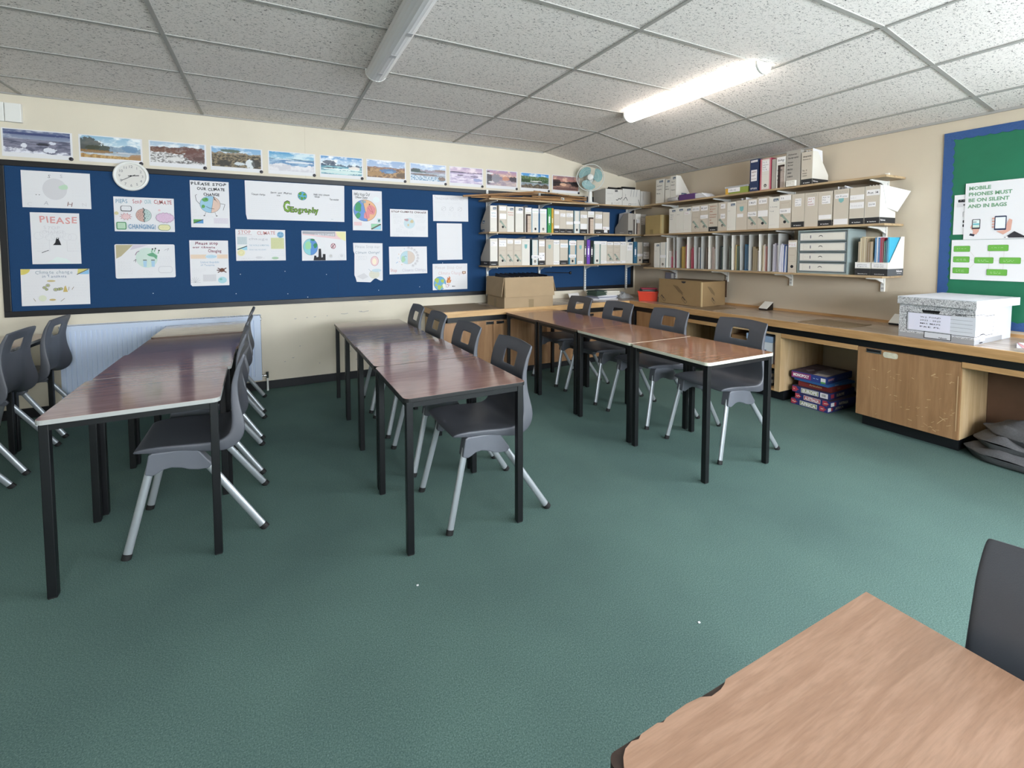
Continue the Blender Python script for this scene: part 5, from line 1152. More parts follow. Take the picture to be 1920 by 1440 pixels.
slots = [  # per slot: look, [(width, height, colour)...]
 ('pink', [(.030, .20, '#f0f0f0'), (.022, .13, '#d04a7c'), (.022, .22, '#d9683f')]), ('magenta', [(.010, .20, '#c03a72'), (.012, .15, '#c84a80')]),
 ('mustard yellow', [(.028, .25, '#c2a13a'), (.030, .25, '#b99632'), (.030, .27, '#c2496e')]), ('crimson pink', [(.014, .22, '#c23a60'), (.016, .24, '#c23a60'), (.012, .21, '#d05c7c')]),
 ('white and blue', [(.022, .24, '#dfe1e6'), (.012, .24, '#2f6690'), (.016, .22, '#24507a')]), ('brown', [(.010, .24, '#8d8178'), (.016, .20, '#5c4a40'), (.010, .15, '#b0946a')]),
 ('plastic wrapped pale', [(.024, .24, '#cdb9b4'), (.026, .22, '#d9cfcb')]), ('dark green', [(.012, .25, '#2f3f46'), (.012, .25, '#2a4450'), (.014, .24, '#8fa09a'), (.010, .24, '#213540')]),
 ('grey green', [(.010, .25, '#6f7f78'), (.012, .24, '#45544e'), (.012, .22, '#8a938c')]), ('striped green and yellow', [(.012, .26, '#d0b878'), (.014, .25, '#4c6a62'), (.014, .25, '#5a6f60'), (.012, .25, '#3e5d62')]),
 ('strong blue', [(.020, .265, '#256a96'), (.022, .26, '#225f8a'), (.012, .25, '#3b7ca4')]), ('kraft brown', [(.026, .24, '#a3916f'), (.024, .22, '#a89878'), (.018, .2, '#e8e6ea')]),
 ('pink and cream', [(.012, .25, '#d8c7a4'), (.012, .26, '#e6e0dc'), (.014, .24, '#c98f8c'), (.014, .25, '#e2cfcb')]), ('lilac and white', [(.014, .26, '#d9d6e4'), (.014, .27, '#c9c6dc'), (.014, .25, '#e6e4ea'), (.012, .25, '#b9b4d4')])]
for i, (look, bks) in enumerate(slots):
    y1 = ys[i+1]; room = ys[i]-y1-.022; tot = sum(b_[0] for b_ in bks)+.0015*len(bks); sc_ = min(1, room/tot); cur = y1+.004+tot*sc_
    for j, (bw_, bh_, c_) in enumerate(bks):
        bw_ *= sc_; mb = MB(); cm = ink(c_); mb.box(0, bw_, 0, .125, 0, bh_, cm)
        f = Face(mb)
        for q in range(max(1, int(bw_/.005))): f.line([(bw_*(q+.5)/max(1, int(bw_/.005)), .01), (bw_*(q+.5)/max(1, int(bw_/.005)), bh_-.01)], .0012, M_paper2 if (i+q) % 3 == 0 else ink('#6d6a66'))
        tag(mb.build('exercise_book', loc=(-.262+random.uniform(0, .012), cur, ZRr[2]+.0035), rz=-PI/2), '%s exercise book, %s in the %s slot of the grey sorter' % (look, ('leftmost', 'next', 'third', 'fourth')[j], ordn[i]), 'exercise book', 'exercise books in the grey sorter')
        cur -= bw_+.0015*sc_
row([('hole', -2.239, -2.314, .298, 'beige box file with pink label between lilac papers and the drawer unit', [(.05, .235, .9, .045, ['F 2 C'], ink('#cf8f98'))], {'notool': 1})], ZRr[2], YF, 'right', 'right part of the lowest right-wall shelf', 'files beside the drawer unit')
mb = MB(); random.seed(5)
for i, c in enumerate(('#d9d6e6', '#e6e4ee', '#c4c2dc', '#e9e8ee', '#4c66a6', '#dcdcea', '#c7d3e6', '#2f4a7c')):
    x = .004+i*.0095; q = random.uniform(-.003, .003); mb.hexa([(x, .0, 0), (x+.007, 0, 0), (x+.007, .2, 0), (x, .2, 0), (x+q, .01, .24+random.uniform(0, .03)), (x+.006+q, .01, .25), (x+.006+q, .2, .25), (x+q, .2, .25)], ink(c))
tag(mb.build('paper_bundle', loc=(-.28, -2.153, ZRr[2]), rz=-PI/2), 'bundle of lilac and white paper wallets leaning left of the beige box file', 'papers')
du = thing('drawer_unit', 'grey four-drawer desktop unit with white fronts on the lowest right-wall shelf', 'drawer unit', (-.29, -2.322, ZRr[2]), -PI/2)
M_du = mat('grey green drawer casing', '#8f9c9c', .5); mb = MB(); mb.box(0, .398, .004, .275, 0, .012, M_du); mb.box(0, .398, .004, .275, .37, .384, M_du); mb.box(0, .012, .004, .275, .012, .37, M_du); mb.box(.386, .398, .004, .275, .012, .37, M_du); mb.box(.012, .386, .262, .275, .012, .37, M_du)
for i in range(1, 4): mb.box(.012, .386, .006, .262, .009+.09*i, .0135+.09*i, M_du)
mb.build('casing', du, bevel=.003)
for i in range(4):
    z = .015+i*.09; mb = MB(); mb.box(.016, .382, 0, .25, z, z+.080, mat('drawer grey', '#7b8488', .5)); f = Face(mb); f.rect(.024, z+.009, .350, .062, M_cream); f.frame(.05, z+.014, .315, .052, .001, ink('#b5a49a'))
    f.disc(.19, z+.038, .016, M_ink, .013); f.disc(.19, z+.033, .015, M_cream, .012); f.scrib(.06, z+.04, .03, 1, .01, M_pencil2, .001, .004); f.rect(.105, z+.026, .008, .026, M_pencil2); mb.build('drawer', du, bevel=.0)
def lowfront(lab, y0, w, txt_, books, side_white=True):
    t = thing('magazine_file', lab, 'magazine file', (-.29, y0, ZRr[2]), -PI/2, 'open magazine files at the end of the lowest right-wall shelf')
    mb = MB(); d, h, low, tt = .245, .311, .106, .003
    pr = [(0, 0), (d, 0), (d, h), (d*.72, h), (0.0, low)]
    pr = [(0, 0), (d, 0), (d, h), (d*.80, h), (.03, low), (0, low)]
    for x in (0, w-tt): mb.prism(pr, x, x+tt, 'x', M_cream)
    mb.box(tt, w-tt, 0, tt, 0, low, M_cream); mb.box(tt, w-tt, d-tt, d, 0, h, M_cream); mb.box(tt, w-tt, tt, d-tt, 0, tt, M_cream)
    f = Face(mb); f.rect(0, 0, w, .056, M_bandk); f.text('bankers', w*.2, .01, .007, M_stick, fit=w*.6)
    g = Face(mb, (w, 0, 0), (0, 1, 0), (0, 0, 1), (1, 0, 0)); g.rect(0, 0, d, .056, mat('slate band', '#4a4d52', .6)); g.text('Fellowes', d*.55, .03, .014, M_stick, fit=.09, bold=.03); g.scrib(d*.6, .018, .07, 1, .01, M_stick, .003, .003)
    mb.build('file_body', t)
    mb = MB(); mb.box(w*.02, w*.92, -.0015, 0, .064, .098, M_stick); g = Face(mb, (0, -.0015, 0))
    for i, l in enumerate(txt_): g.text(l, w*.15, .083-.014*i, .009, M_ink, fit=w*.62, jit=.6)
    mb.build('label', t)
    x = .006; 
    for j, (bw_, bh_, c_, lb) in enumerate(books):
        q = MB(); q.box(0, bw_, 0, .19, 0, bh_, ink(c_)); f = Face(q); 
        if bw_ > .008: f.line([(bw_*.5, .01), (bw_*.5, bh_-.01)], .0012, M_paper2)
        g = Face(q, (bw_, 0, 0), (0, 1, 0), (0, 0, 1), (1, 0, 0)); g.rect(.01, bh_*.5, .16, bh_*.45, ink(c_)); g.poly([(.03, .03), (.17, .03), (.17, bh_*.38), (.12, bh_*.45), (.03, bh_*.3)], ink('#a8c860')) if lb == 'turquoise' else None
        tag(q.build('booklet', loc=(-.262, y0-x, ZRr[2]+.0035), rz=-PI/2), '%s booklet in the %s open magazine file, %s from left' % (lb, 'inner' if side_white is False else 'outermost', ordn[j]), 'booklet', 'booklets in the open magazine files'); x += bw_+.0008
lowfront('open magazine file with black base holding brown card folders beside the drawer unit', -2.774, .108, ['Different', 'Reports'], [(.012, .27, '#a2927c', 'kraft brown'), (.010, .30, '#d6c7a6', 'cream'), (.014, .31, '#b7a586', 'tan'), (.012, .305, '#c9bb9c', 'pale tan'), (.010, .30, '#9c8a70', 'brown'), (.02, .27, '#8d7a63', 'dark brown'), (.015, .27, '#b09c80', 'light brown')], False)
lowfront('open magazine file with black base holding blue, red and green booklets at the shelf end', -2.886, .106, ['Common Book', 'Geography'], [(.012, .30, '#3f7fb0', 'light blue'), (.008, .305, '#e4e6ea', 'white'), (.012, .30, '#3a78ae', 'blue'), (.008, .30, '#b05a68', 'rose'), (.014, .30, '#8e2f40', 'dark red'), (.012, .27, '#2f6a5c', 'green'), (.010, .28, '#2b5d78', 'navy'), (.010, .30, '#3aa0c0', 'turquoise')])

# brown parcel in the corner, white cartons with black bags on the back top shelf
t = thing('cardboard_box', 'tan taped parcel box in the shelf corner on the middle right-wall shelf', 'box', (-.285, -.468, ZRr[1]), -PI/2)
mb = MB(); mb.box(0, .245, 0, .2, 0, .235, mat('tan parcel card', '#a08a5c', .65, noise_amt=.05, noise_scale=9)); mb.build('box_body', t, bevel=.003)
mb = MB(); mb.box(.08, .13, -.001, 0, .0, .06, mat('brown tape', '#8a7850', .3)); mb.build('tape', t)
mb = MB(); mb.box(.2452, .2462, .02, .06, 0, .235, mat('shiny tape', '#c9b98c', .15)); mb.build('tape', t)
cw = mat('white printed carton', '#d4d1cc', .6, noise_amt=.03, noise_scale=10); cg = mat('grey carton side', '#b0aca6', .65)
def carton(lab, x, w, h, dr, bag=True, d=.235):
    t = thing('carton', lab, 'carton', (x, -.285, ZB[0]), 0, 'white cartons on the top back-wall shelf')
    mb = MB(); mb.box(0, w, 0, d, 0, h, cw)
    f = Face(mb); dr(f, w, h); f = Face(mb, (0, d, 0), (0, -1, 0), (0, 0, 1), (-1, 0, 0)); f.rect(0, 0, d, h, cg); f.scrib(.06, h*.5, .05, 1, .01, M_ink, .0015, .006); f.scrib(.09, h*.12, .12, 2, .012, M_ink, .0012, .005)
    mb.build('box_body', t)
def dc1(f, w, h):
    f.rect(w*.55, h*.84, w*.17, h*.12, M_ink); f.text('king', w*.57, h*.87, .010, M_stick, fit=w*.13)
    for i in range(4): f.line([(w*(.12+.08*i), h*.68), (w*(.14+.08*i), h*.74), (w*(.15+.08*i), h*.66)], .002, M_pencil2)
    f.line([(w*.62, h*.35), (w*.7, h*.30), (w*.8, h*.44), (w*.88, h*.38), (w*.98, h*.52)], .008, M_ink); f.scrib(w*.1, h*.45, w*.25, 4, .012, M_pencil2, .001, .004); f.scrib(w*.5, h*.16, w*.35, 2, .012, M_ink, .002, .005); f.frame(w*.35, h*.05, w*.06, h*.08, .003, M_ink)
def dc2(f, w, h):
    f.line([(w*.05, h*.3), (w*.12, h*.45), (w*.2, h*.48), (w*.28, h*.3)], .008, M_ink); f.line([(w*.17, h*.48), (w*.16, h*.68)], .004, M_ink)
    for i in range(3): f.line([(w*(.5+.16*i), h*.98), (w*(.45+.16*i), h*.55)], .005, M_pencil2)
    f.scrib(w*.5, h*.14, w*.3, 2, .012, M_ink, .002, .005); f.frame(w*.35, h*.03, w*.12, h*.1, .004, M_ink); f.line([(w*.9, h*.4), (w*.98, h*.1)], .006, M_ink)
carton('left white carton with arrow sketches beside the fan', -.782, .275, .198, dc1)
carton('middle white carton with black arch symbols on the top back-wall shelf', -.502, .30, .215, dc2)
carton('right white carton pushed into the room corner on the top shelf', -.196, .18, .20, lambda f, w, h: f.line([(w*.3, h*.95), (w*.25, h*.4)], .004, M_pencil2))
M_bag = mat('black plastic bag', '#141417', .35)
def bag(lab, x, z, w, seed):
    random.seed(seed); mb = MB()
    for i in range(5):
        a = random.uniform(0, w*.3); c = w-random.uniform(0, w*.3); y = random.uniform(-.22, -.06)
        mb.rod((a, y, .012+random.uniform(0, .018)), (c, y+random.uniform(-.03, .03), .014+random.uniform(0, .02)), .014, .012, M_bag, 10)
    tag(mb.build('black_bag', loc=(x, 0, z)), lab, 'bag', 'folded black bags on the white cartons')
bag('folded black bag on the left white carton behind the fan', -.66, ZB[0]+.198, .16, 4)
bag('folded black bag heap on top of the middle white carton', -.48, ZB[0]+.215, .27, 9)

# ================================================================== FAN
FX, FY = -.93, -.165
fan = thing('desk_fan', 'small white desk fan with pale aqua blades on the top shelf', 'fan', (FX, FY, ZB[0]), R(-38))
mb = MB(); mb.lathe([(0, 0), (.105, 0), (.108, .010), (.085, .022), (.03, .034), (0, .036)], M_white, 28); mb.build('base', fan)
mb = MB(); mb.rod((0, 0, .03), (0, .02, .30), .028, .022, M_white, 14, r1=.020); mb.build('stand', fan)
FZ = .338
mb = MB(); mb.lathe([(0, .11), (.05, .105), (.056, .05), (.05, .0), (0, -.002)], M_white, 22, c=(0, 0, FZ), axis='y'); mb.build('motor_housing', fan)
mb = MB()
for k in range(3):
    ce = []; n = 20
    for i in range(n):
        t_ = 2*PI*i/n; r_ = .090+.064*math.cos(t_); a = k*2*PI/3+.15+1.02*math.sin(t_)*(.75+.25*math.cos(t_))+.25*math.cos(t_)
        ce.append((r_*math.cos(a), -.035+.012*math.sin(t_), FZ+r_*math.sin(a)))
    c0 = (.085*math.cos(k*2*PI/3+.15), -.035, FZ+.085*math.sin(k*2*PI/3+.15)); o0 = len(mb.v)
    vs = ce+[(p[0], p[1]+.003, p[2]) for p in ce]
    mb.add(vs, [tuple(range(n)), tuple(range(n, 2*n))[::-1]]+[(i, (i+1) % n, n+(i+1) % n, n+i) for i in range(n)], M_aqua)
mb.lathe([(0, -.045), (.03, -.045), (.034, -.02), (.03, 0)], M_aqua, 18, c=(0, 0, FZ), axis='y')
mb.build('blades', fan)
M_wire = mat('white cage wire', '#d6d8d4', .3)
mb = MB(); R0 = .168
def circ(r, y, rad, n=36):
    P = [(r*math.cos(2*PI*i/n), y, FZ+r*math.sin(2*PI*i/n)) for i in range(n+1)]; mb.path(P, rad, M_wire, 5)
circ(R0, -.03, .006); circ(.10, -.068, .001, 24)
for i in range(40):
    a = 2*PI*i/40; c, s_ = math.cos(a), math.sin(a)
    mb.path([(R0*c, -.03, FZ+R0*s_), (.15*c, -.055, FZ+.15*s_), (.10*c, -.068, FZ+.10*s_), (.035*c, -.072, FZ+.035*s_)], .0006, M_wire, 3)
    mb.path([(R0*c, -.03, FZ+R0*s_), (.15*c, .01, FZ+.15*s_), (.05*c, .04, FZ+.05*s_)], .0006, M_wire, 3)
mb.lathe([(0, -.076), (.037, -.076), (.04, -.070), (0, -.068)], M_white, 22, c=(0, 0, FZ), axis='y')
mb.build('cage', fan)

# ---- bamboo canes on the top back shelf
M_bam = wood('bamboo cane', '#6b4a2e', '#96704a', '#a98257', .5, 'X', .8)
canes = [((-2.73, -.275, 1.919), (-1.74, -.262, 2.020)), ((-2.66, -.245, 1.926), (-1.76, -.235, 1.996)), ((-1.82, -.25, 2.024), (-1.03, -.215, 1.985)), ((-2.40, -.275, 1.925), (-1.06, -.25, 1.958)), ((-2.60, -.20, 1.926), (-1.30, -.275, 1.934)), ((-1.95, -.215, 1.952), (-1.04, -.19, 1.932)), ((-2.35, -.14, 1.925), (-1.05, -.10, 1.98)), ((-1.80, -.17, 1.975), (-1.08, -.15, 1.99))]
for i, (a, c) in enumerate(canes):
    a, c = Vector(a), Vector(c); mb = MB(); L = (c-a).length; d = (c-a)/L
    o0 = a; mb.rod((0, 0, 0), d*L, .0105-.0006*(i % 3), None, M_bam, 10)
    for k in range(1, int(L/.17)): mb.rod(d*(k*.17-.002), d*(k*.17+.002), .0125, None, M_bam, 10)
    tag(mb.build('bamboo_cane', loc=tuple(a)), 'brown bamboo cane on the top shelf, %s' % ('its tip farthest past the shelf end', 'upper left cane rising to the middle', 'uppermost, sloping down towards the fan', 'long one across the middle', 'low one starting past the left shelf end', 'frontmost near the fan', 'rearmost against the wall', 'short one crossing over near the fan')[i], 'bamboo cane', 'bamboo canes on the top shelf')
mb = MB(); random.seed(2); P = [(random.uniform(-.03, .03), random.uniform(-.02, .02), random.uniform(.0, .035)) for _ in range(16)]; mb.path(P, .003, M_wire, 5)
tag(mb.build('string_tangle', loc=(-1.42, -.268, 1.935)), 'tangled white string tied on the bamboo canes', 'string')

# ================================================================== THINGS ON THE WORKTOPS
# open cardboard box with flaps folded down
t = thing('cardboard_box', 'large open brown cardboard box with flaps folded down on the back worktop', 'box', (-2.412, -.625, ZT+.001), R(-1.5))
mb = MB(); w_, d_, h_, tt = .60, .43, .322, .005
mb.box(0, w_, 0, tt, 0, h_, M_card); mb.box(0, w_, d_-tt, d_, 0, h_, M_card); mb.box(0, tt, tt, d_-tt, 0, h_, M_card); mb.box(w_-tt, w_, tt, d_-tt, 0, h_, M_card); mb.box(tt, w_-tt, tt, d_-tt, 0, tt, M_card)
f = Face(mb); f.scrib(.28, .09, .07, 4, .01, ink('#7a6850'), .0015, .004); mb.build('box_body', t)
mb = MB(); mb.hexa([(.005, -.012, .118), (.612, -.014, .118), (.612, -.009, .118), (.005, -.007, .118), (.005, -.004, .327), (.600, -.004, .327), (.600, .001, .327), (.005, .001, .327)], M_card); f = Face(mb, (0, -.0145, 0)); mb.build('flap', t)
mb = MB(); mb.hexa([(-.035, -.004, .125), (-.03, -.004, .125), (-.02, .42, .12), (-.025, .42, .12), (-.004, .004, .327), (.001, .004, .327), (.001, .43, .327), (-.004, .43, .327)], M_card); mb.build('flap', t)
mb = MB(); mb.hexa([(.655, .03, .16), (.66, .03, .16), (.665, .40, .14), (.66, .40, .14), (.600, .01, .327), (.605, .01, .327), (.605, .43, .327), (.60, .43, .327)], M_card); mb.build('flap', t)
mt = mat('brown parcel tape', '#84704f', .35); mb = MB(); mb.box(.295, .355, -.0012, 0, 0, .085, mt); mb.build('tape', t)
mb = MB(); mb.box(-.0012, 0, .2, .25, 0, .09, mt); mb.build('tape', t)
for i in range(9):
    mb = MB(); x = .06+i*.058; mb.hexa([(x, .03, .05), (x+.006, .03, .05), (x+.006, .40, .05), (x, .40, .05), (x+.02, .03, .33+.004*(i % 3)), (x+.026, .03, .33), (x+.03, .40, .355), (x+.024, .40, .355)], ink('#20243a') if i % 2 else M_bag)
    tag(mb.build('clipboard', loc=(-2.412, -.625, ZT+.003), rz=R(-1.5)), 'dark navy clipboard edge in the open cardboard box, %s from the left' % ordn[i], 'clipboard', 'dark clipboards in the open cardboard box')
mb = MB(); mb.rod((0, 0, 0), (.36, .02, -.015), .004, None, M_bag, 8); mb.lathe([(0, -.02), (.014, -.012), (.016, 0), (.012, .014), (0, .02)], M_bag, 14, c=(.375, .02, -.015)); tag(mb.build('pointer_stick', loc=(-1.66, -.26, ZT+.352), rz=0), 'thin black stick with round end lying out of the open cardboard box', 'stick')
# stack of papers and books in the corner of the worktop
random.seed(21); z = ZT+.0008
cols = [('#d4d3d8', .34, .26), ('#e2e2e6', .31, .24), ('#9ca0b4', .33, .24), ('#cfd0d6', .30, .22), ('#dcdce0', .29, .22)]
for i, (c, a, b_) in enumerate(cols):
    mb = MB(); mb.box(-a/2, a/2, -b_/2, b_/2, 0, .009, ink(c)); tag(mb.build('paper_stack', loc=(-.86+.02*i, -.30+.015*i, z), rz=random.uniform(-.3, .3)), 'white papers piled in the worktop corner, %s layer from the bottom' % ordn[i], 'papers', 'loose papers in the worktop corner'); z += .0095
for i, c in enumerate(('#33463c', '#3c5044', '#2c4038', '#45554a', '#33463c', '#3a4a44')):
    mb = MB(); mb.box(-.10, .10, -.075, .075, 0, .010, ink(c)); mb.box(-.098, .101, -.073, .076, .002, .008, M_paper2); tag(mb.build('exercise_book', loc=(-.92+random.uniform(-.01, .01), -.30+random.uniform(-.01, .01), z+.0105*i), rz=.3+random.uniform(-.1, .1)), 'dark green exercise book on the paper pile in the worktop corner, %s from the bottom' % ordn[i], 'exercise book', 'dark green exercise books in the worktop corner')
for i in range(5):
    mb = MB(); mb.box(-.11, .11, -.08, .08, 0, .010, ink(('#cfc8bc', '#dedad2', '#c6c0b4', '#e2dfd8', '#d4cec2')[i])); tag(mb.build('booklet', loc=(-.71+random.uniform(-.01, .01), -.28+random.uniform(-.01, .01), z+.0105*i), rz=-.2+random.uniform(-.15, .15)), 'cream booklet on the paper pile left of the red tray, %s from the bottom' % ordn[i], 'booklet', 'cream booklets in the worktop corner')
def crumple(w, d, h, m, seed, nx=14, ny=12):
    mb = MB(); vs = []
    for j in range(ny+1):
        for i in range(nx+1):
            u, v = i/nx, j/ny; e = math.sin(PI*u)**.5*math.sin(PI*v)**.5
            vs.append(((u-.5)*w*(1+.08*noise.noise(Vector((u*3, v*3, seed)))), (v-.5)*d*(1+.08*noise.noise(Vector((v*3, u*3, seed+5)))), max(0.001, h*e*(.55+.75*abs(noise.noise(Vector((u*4.5, v*4.5, seed+1))))))))
    fs = [(j*(nx+1)+i, j*(nx+1)+i+1, (j+1)*(nx+1)+i+1, (j+1)*(nx+1)+i) for j in range(ny) for i in range(nx)]
    mb.add(vs, fs, m, False); mb.add([(x_, y_, 0) for x_, y_, z_ in vs], fs, m, False); return mb
tag(crumple(.22, .24, .085, mat('grey plastic wrap', '#b9babd', .3), 3.3).build('plastic_wrap', loc=(-.50, -.30, ZT+.001)), 'crumpled grey plastic wrap between the paper pile and the red tray', 'plastic wrap')
mb = MB(); mb.box(-.10, .10, -.004, .0, 0, .075, M_paper2); o = mb.build('white_card', loc=(-1.14, -.15, ZT+.001), rz=.25); o.rotation_euler = (-.5, 0, .25); tag(o, 'white card propped on the worktop between the cardboard box and the paper pile', 'card')
# red tray
t = thing('plastic_tray', 'translucent red plastic tray in the worktop corner topped with dark notebooks', 'tray', (-.485, -.725, ZT+.001), R(-45))
M_redp = mat('red plastic', '#c8402c', .28); mb = MB()
def tray(mb, w, d, h, fl, m, t=.004):
    o_ = [(-w/2, -d/2), (w/2, -d/2), (w/2, d/2), (-w/2, d/2)]; b_ = [(x*fl, y*fl) for x, y in o_]
    i_ = [(x*(1-2*t/w), y*(1-2*t/d)) for x, y in o_]; bi = [(x*(1-2*t/w), y*(1-2*t/d)) for x, y in b_]
    vs = [(*p, 0) for p in b_]+[(*p, h) for p in o_]+[(*p, t) for p in bi]+[(*p, h) for p in i_]
    fs = [(0, 3, 2, 1), (8, 9, 10, 11)]+[(i, (i+1) % 4, 4+(i+1) % 4, 4+i) for i in range(4)]+[(8+i, 12+i, 12+(i+1) % 4, 8+(i+1) % 4) for i in range(4)]+[(4+i, 4+(i+1) % 4, 12+(i+1) % 4, 12+i) for i in range(4)]
    mb.add(vs, fs, m)
tray(mb, .23, .18, .115, .88, M_redp); mb.build('tray_body', t, bevel=.003)
mb = MB(); mb.box(-.121, .121, -.097, -.09, .105, .117, M_redp); mb.box(-.121, .121, .09, .097, .105, .117, M_redp); mb.box(-.121, -.114, -.09, .09, .105, .117, M_redp); mb.box(.114, .121, -.09, .09, .105, .117, M_redp); mb.build('rim', t, bevel=.002)
random.seed(8)
for i, c in enumerate(('#3a3a3e', '#6b6a68', '#24262a', '#a8324a')):
    mb = MB(); mb.box(-.09, .09, -.085, .085, 0, .008, ink(c)); o = mb.build('notebook', loc=(-.485+.004*i, -.725, ZT+.118+.009*i), rz=R(-45)+random.uniform(-.3, .3)); tag(o, '%s notebook stacked on the red plastic tray' % ('charcoal', 'grey', 'black', 'crimson')[i], 'notebook', 'notebooks on the red tray')
# kraft packing box on the right worktop
t = thing('cardboard_box', 'long kraft packing box with black diagonal print on the right worktop', 'box', (-.527, -.935, ZT+.004), -PI/2+R(3.7))
mb = MB(); w_, d_, h_ = .553, .41, .275
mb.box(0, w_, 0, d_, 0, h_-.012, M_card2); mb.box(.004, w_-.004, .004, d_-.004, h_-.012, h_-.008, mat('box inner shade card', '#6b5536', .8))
def diag(f, w, h, n=1):
    for cx in ([.06, .34] if n == 1 else [.2]):
        a = -PI/4; P = [(cx+math.cos(a)*p-math.sin(a)*q, .055+math.sin(a)*p+math.cos(a)*q) for p, q in ((-.035, -.014), (.035, -.014), (.04, 0), (.035, .014), (-.035, .014))]
        f.line(P+[P[0]], .003, M_ink); f.text('boxes', cx-.028, .085, .018, M_ink, rot=a, fit=.05, bold=.03)
    cx = .2 if n == 1 else .1
    for q, L in ((0, .12), (.022, .14), (.044, .11)): f.line([(cx+q, .215-q*.2), (cx+q+L*.7, .215-q*.2-L*.7)], .005, ink('#2e2418'))
f = Face(mb); diag(f, w_, h_); f.poly([(.30, h_-.013), (.36, h_-.013), (.35, h_-.03), (.33, h_-.035), (.31, h_-.03)], M_ink)
f = Face(mb, (w_, 0, 0), (0, 1, 0), (0, 0, 1), (1, 0, 0)); diag(f, d_, h_, 2)
mb.build('box_body', t, bevel=0)
mb = MB(); mb.hexa([(0, -.002, h_-.012), (w_, -.002, h_-.012), (w_, .003, h_-.012), (0, .003, h_-.012), (0, -.003, h_+.004), (w_, -.003, h_-.002), (w_, .002, h_-.002), (0, .002, h_+.004)], M_card2); mb.build('flap', t)
mb = MB(); mb.box(w_-.02, w_+.018, d_-.004, d_+.001, .085, h_, mat('dark flap card', '#4a3626', .8)); mb.build('flap', t)
mb = MB(); mb.box(w_-.012, w_+.001, -.0012, .012, 0, h_-.012, mat('clear parcel tape', '#c2ab84', .1)); mb.build('tape', t)
# card readers
def reader(lab, loc, rz, w=.085):
    t = thing('card_reader', lab, 'card reader', loc, rz, 'small wedge-shaped readers on the right worktop')
    mb = MB(); mb.prism([(0, 0), (.10, 0), (.10, .075), (0, .012)], 0, w, 'x', M_blackm); mb.build('base', t, bevel=.002)
    mb = MB(); mb.hexa([(0, -.001, .0135), (w, -.001, .0135), (w, .10, .0765), (0, .10, .0765), (0, -.003, .0185), (w, -.003, .0185), (w, .098, .0815), (0, .098, .0815)], M_white); mb.build('face_plate', t, bevel=.001)
reader('small white-faced wedge device with black sides in the middle of the right worktop', (-.13, -1.875, ZT+.001), -PI/2)
reader('small white-faced wedge device half hidden behind the archive box', (-.115, -2.94, ZT+.001), -PI/2)
# archive box
t = thing('archive_box', 'white and grey marbled archive storage box with lid on the right worktop', 'box', (-.643, -3.215, ZT+.0008), -PI/2)
M_marb = mat('grey marbled card', '#b5b4b6', .65); nt, b = nodes(M_marb); tc = nt.nodes.new('ShaderNodeTexCoord'); n1 = nt.nodes.new('ShaderNodeTexNoise'); n1.inputs['Scale'].default_value = 160; n1.inputs['Detail'].default_value = 4; n1.inputs['Distortion'].default_value = 1.5; nt.links.new(tc.outputs['Object'], n1.inputs['Vector']); r_ = ramp(nt, [(.42, '#77767a'), (.55, '#d4d3d5')]); nt.links.new(n1.outputs['Fac'], r_.inputs['Fac']); nt.links.new(r_.outputs['Color'], b.inputs['Base Color'])
M_box = mat('white archive card', '#cdced6', .6); M_bgry = mat('grey base card', '#98989c', .65)
w_, d_, h_ = .378, .58, .245
mb = MB(); mb.box(0, w_, 0, d_, 0, h_, M_box)
def arch(f, W, half):
    f.rect(0, .0, W, .032, M_bgry)
    if half: f.rect(0, .032, W*.14, h_-.032, M_marb); f.rect(0, .17, W, h_-.17, M_marb); f.rect(0, .032, W, .01, M_marb)
    x0, x1 = (W*.115, W*1.0) if half else (0, W*.68)
    f.line([(x0, .05), (x0, .175), (W*.70, .175), (W*.74, .188), (x1, .188)] if half else [(0, .188), (W*.3, .188), (W*.34, .175), (x1, .175), (x1*.93, .05), (0, .05)], .003, M_ink)
    if half: f.line([(x0, .05), (W, .05)], .003, M_ink); f.rect(x0+.003, .052, W-x0, .121, M_box)
    for z in (.075, .10, .125, .15): f.line([(x0+.01 if half else .004, z), (x1-.01, z)], .0015, M_pencil2)
f = Face(mb); arch(f, w_, True)
f.rect(w_*.36, .008, w_*.36, .045, M_ink); f.rect(w_*.37, .012, w_*.34, .037, M_box); f.text('Fellowes', w_*.56, .016, .008, M_ink, fit=.04, bold=.03); f.text('BANKERS BOX', w_*.76, .178, .006, M_ink, fit=.05, bold=.03)
f = Face(mb, (w_, 0, 0), (0, 1, 0), (0, 0, 1), (1, 0, 0)); arch(f, d_*.75, False); f.disc(d_*.2, .052, .045, M_ink, .012); f.disc(d_*.2, .05, .043, M_box, .008); f.rect(d_*.15, .018, .07, .022, M_box); f.disc(d_*.17, .008, .03, M_ink, .004); f.frame(d_*.55, .05, .06, .09, .0015, M_pencil2)
mb.build('box_body', t)
mb = MB(); mb.box(-.0003, 0, 0, 0.001, 0, .001, M_ink); q = MB(); f = Face(q, (0, -.0008, 0)); f.poly([(w_*.32, .197), (w_*.335, .178), (w_*.55, .178), (w_*.57, .197)], M_blackm); q.build('hand_hole', t)
mb = MB(); mb.box(w_*.14, w_*.70, -.0022, -.0014, .058, .170, mat('lilac white note paper', '#dfdcec', .7)); f = Face(mb, (0, -.0022, 0))
for i, l in enumerate(('W.J. POND', '2022 - 2023', 'MRS MAPS', 'PRE PL')): f.text(l, w_*.30, .145-.022*i, .009, M_ink, fit=w_*.28, jit=.5, bold=.01)
mb.build('note', t)
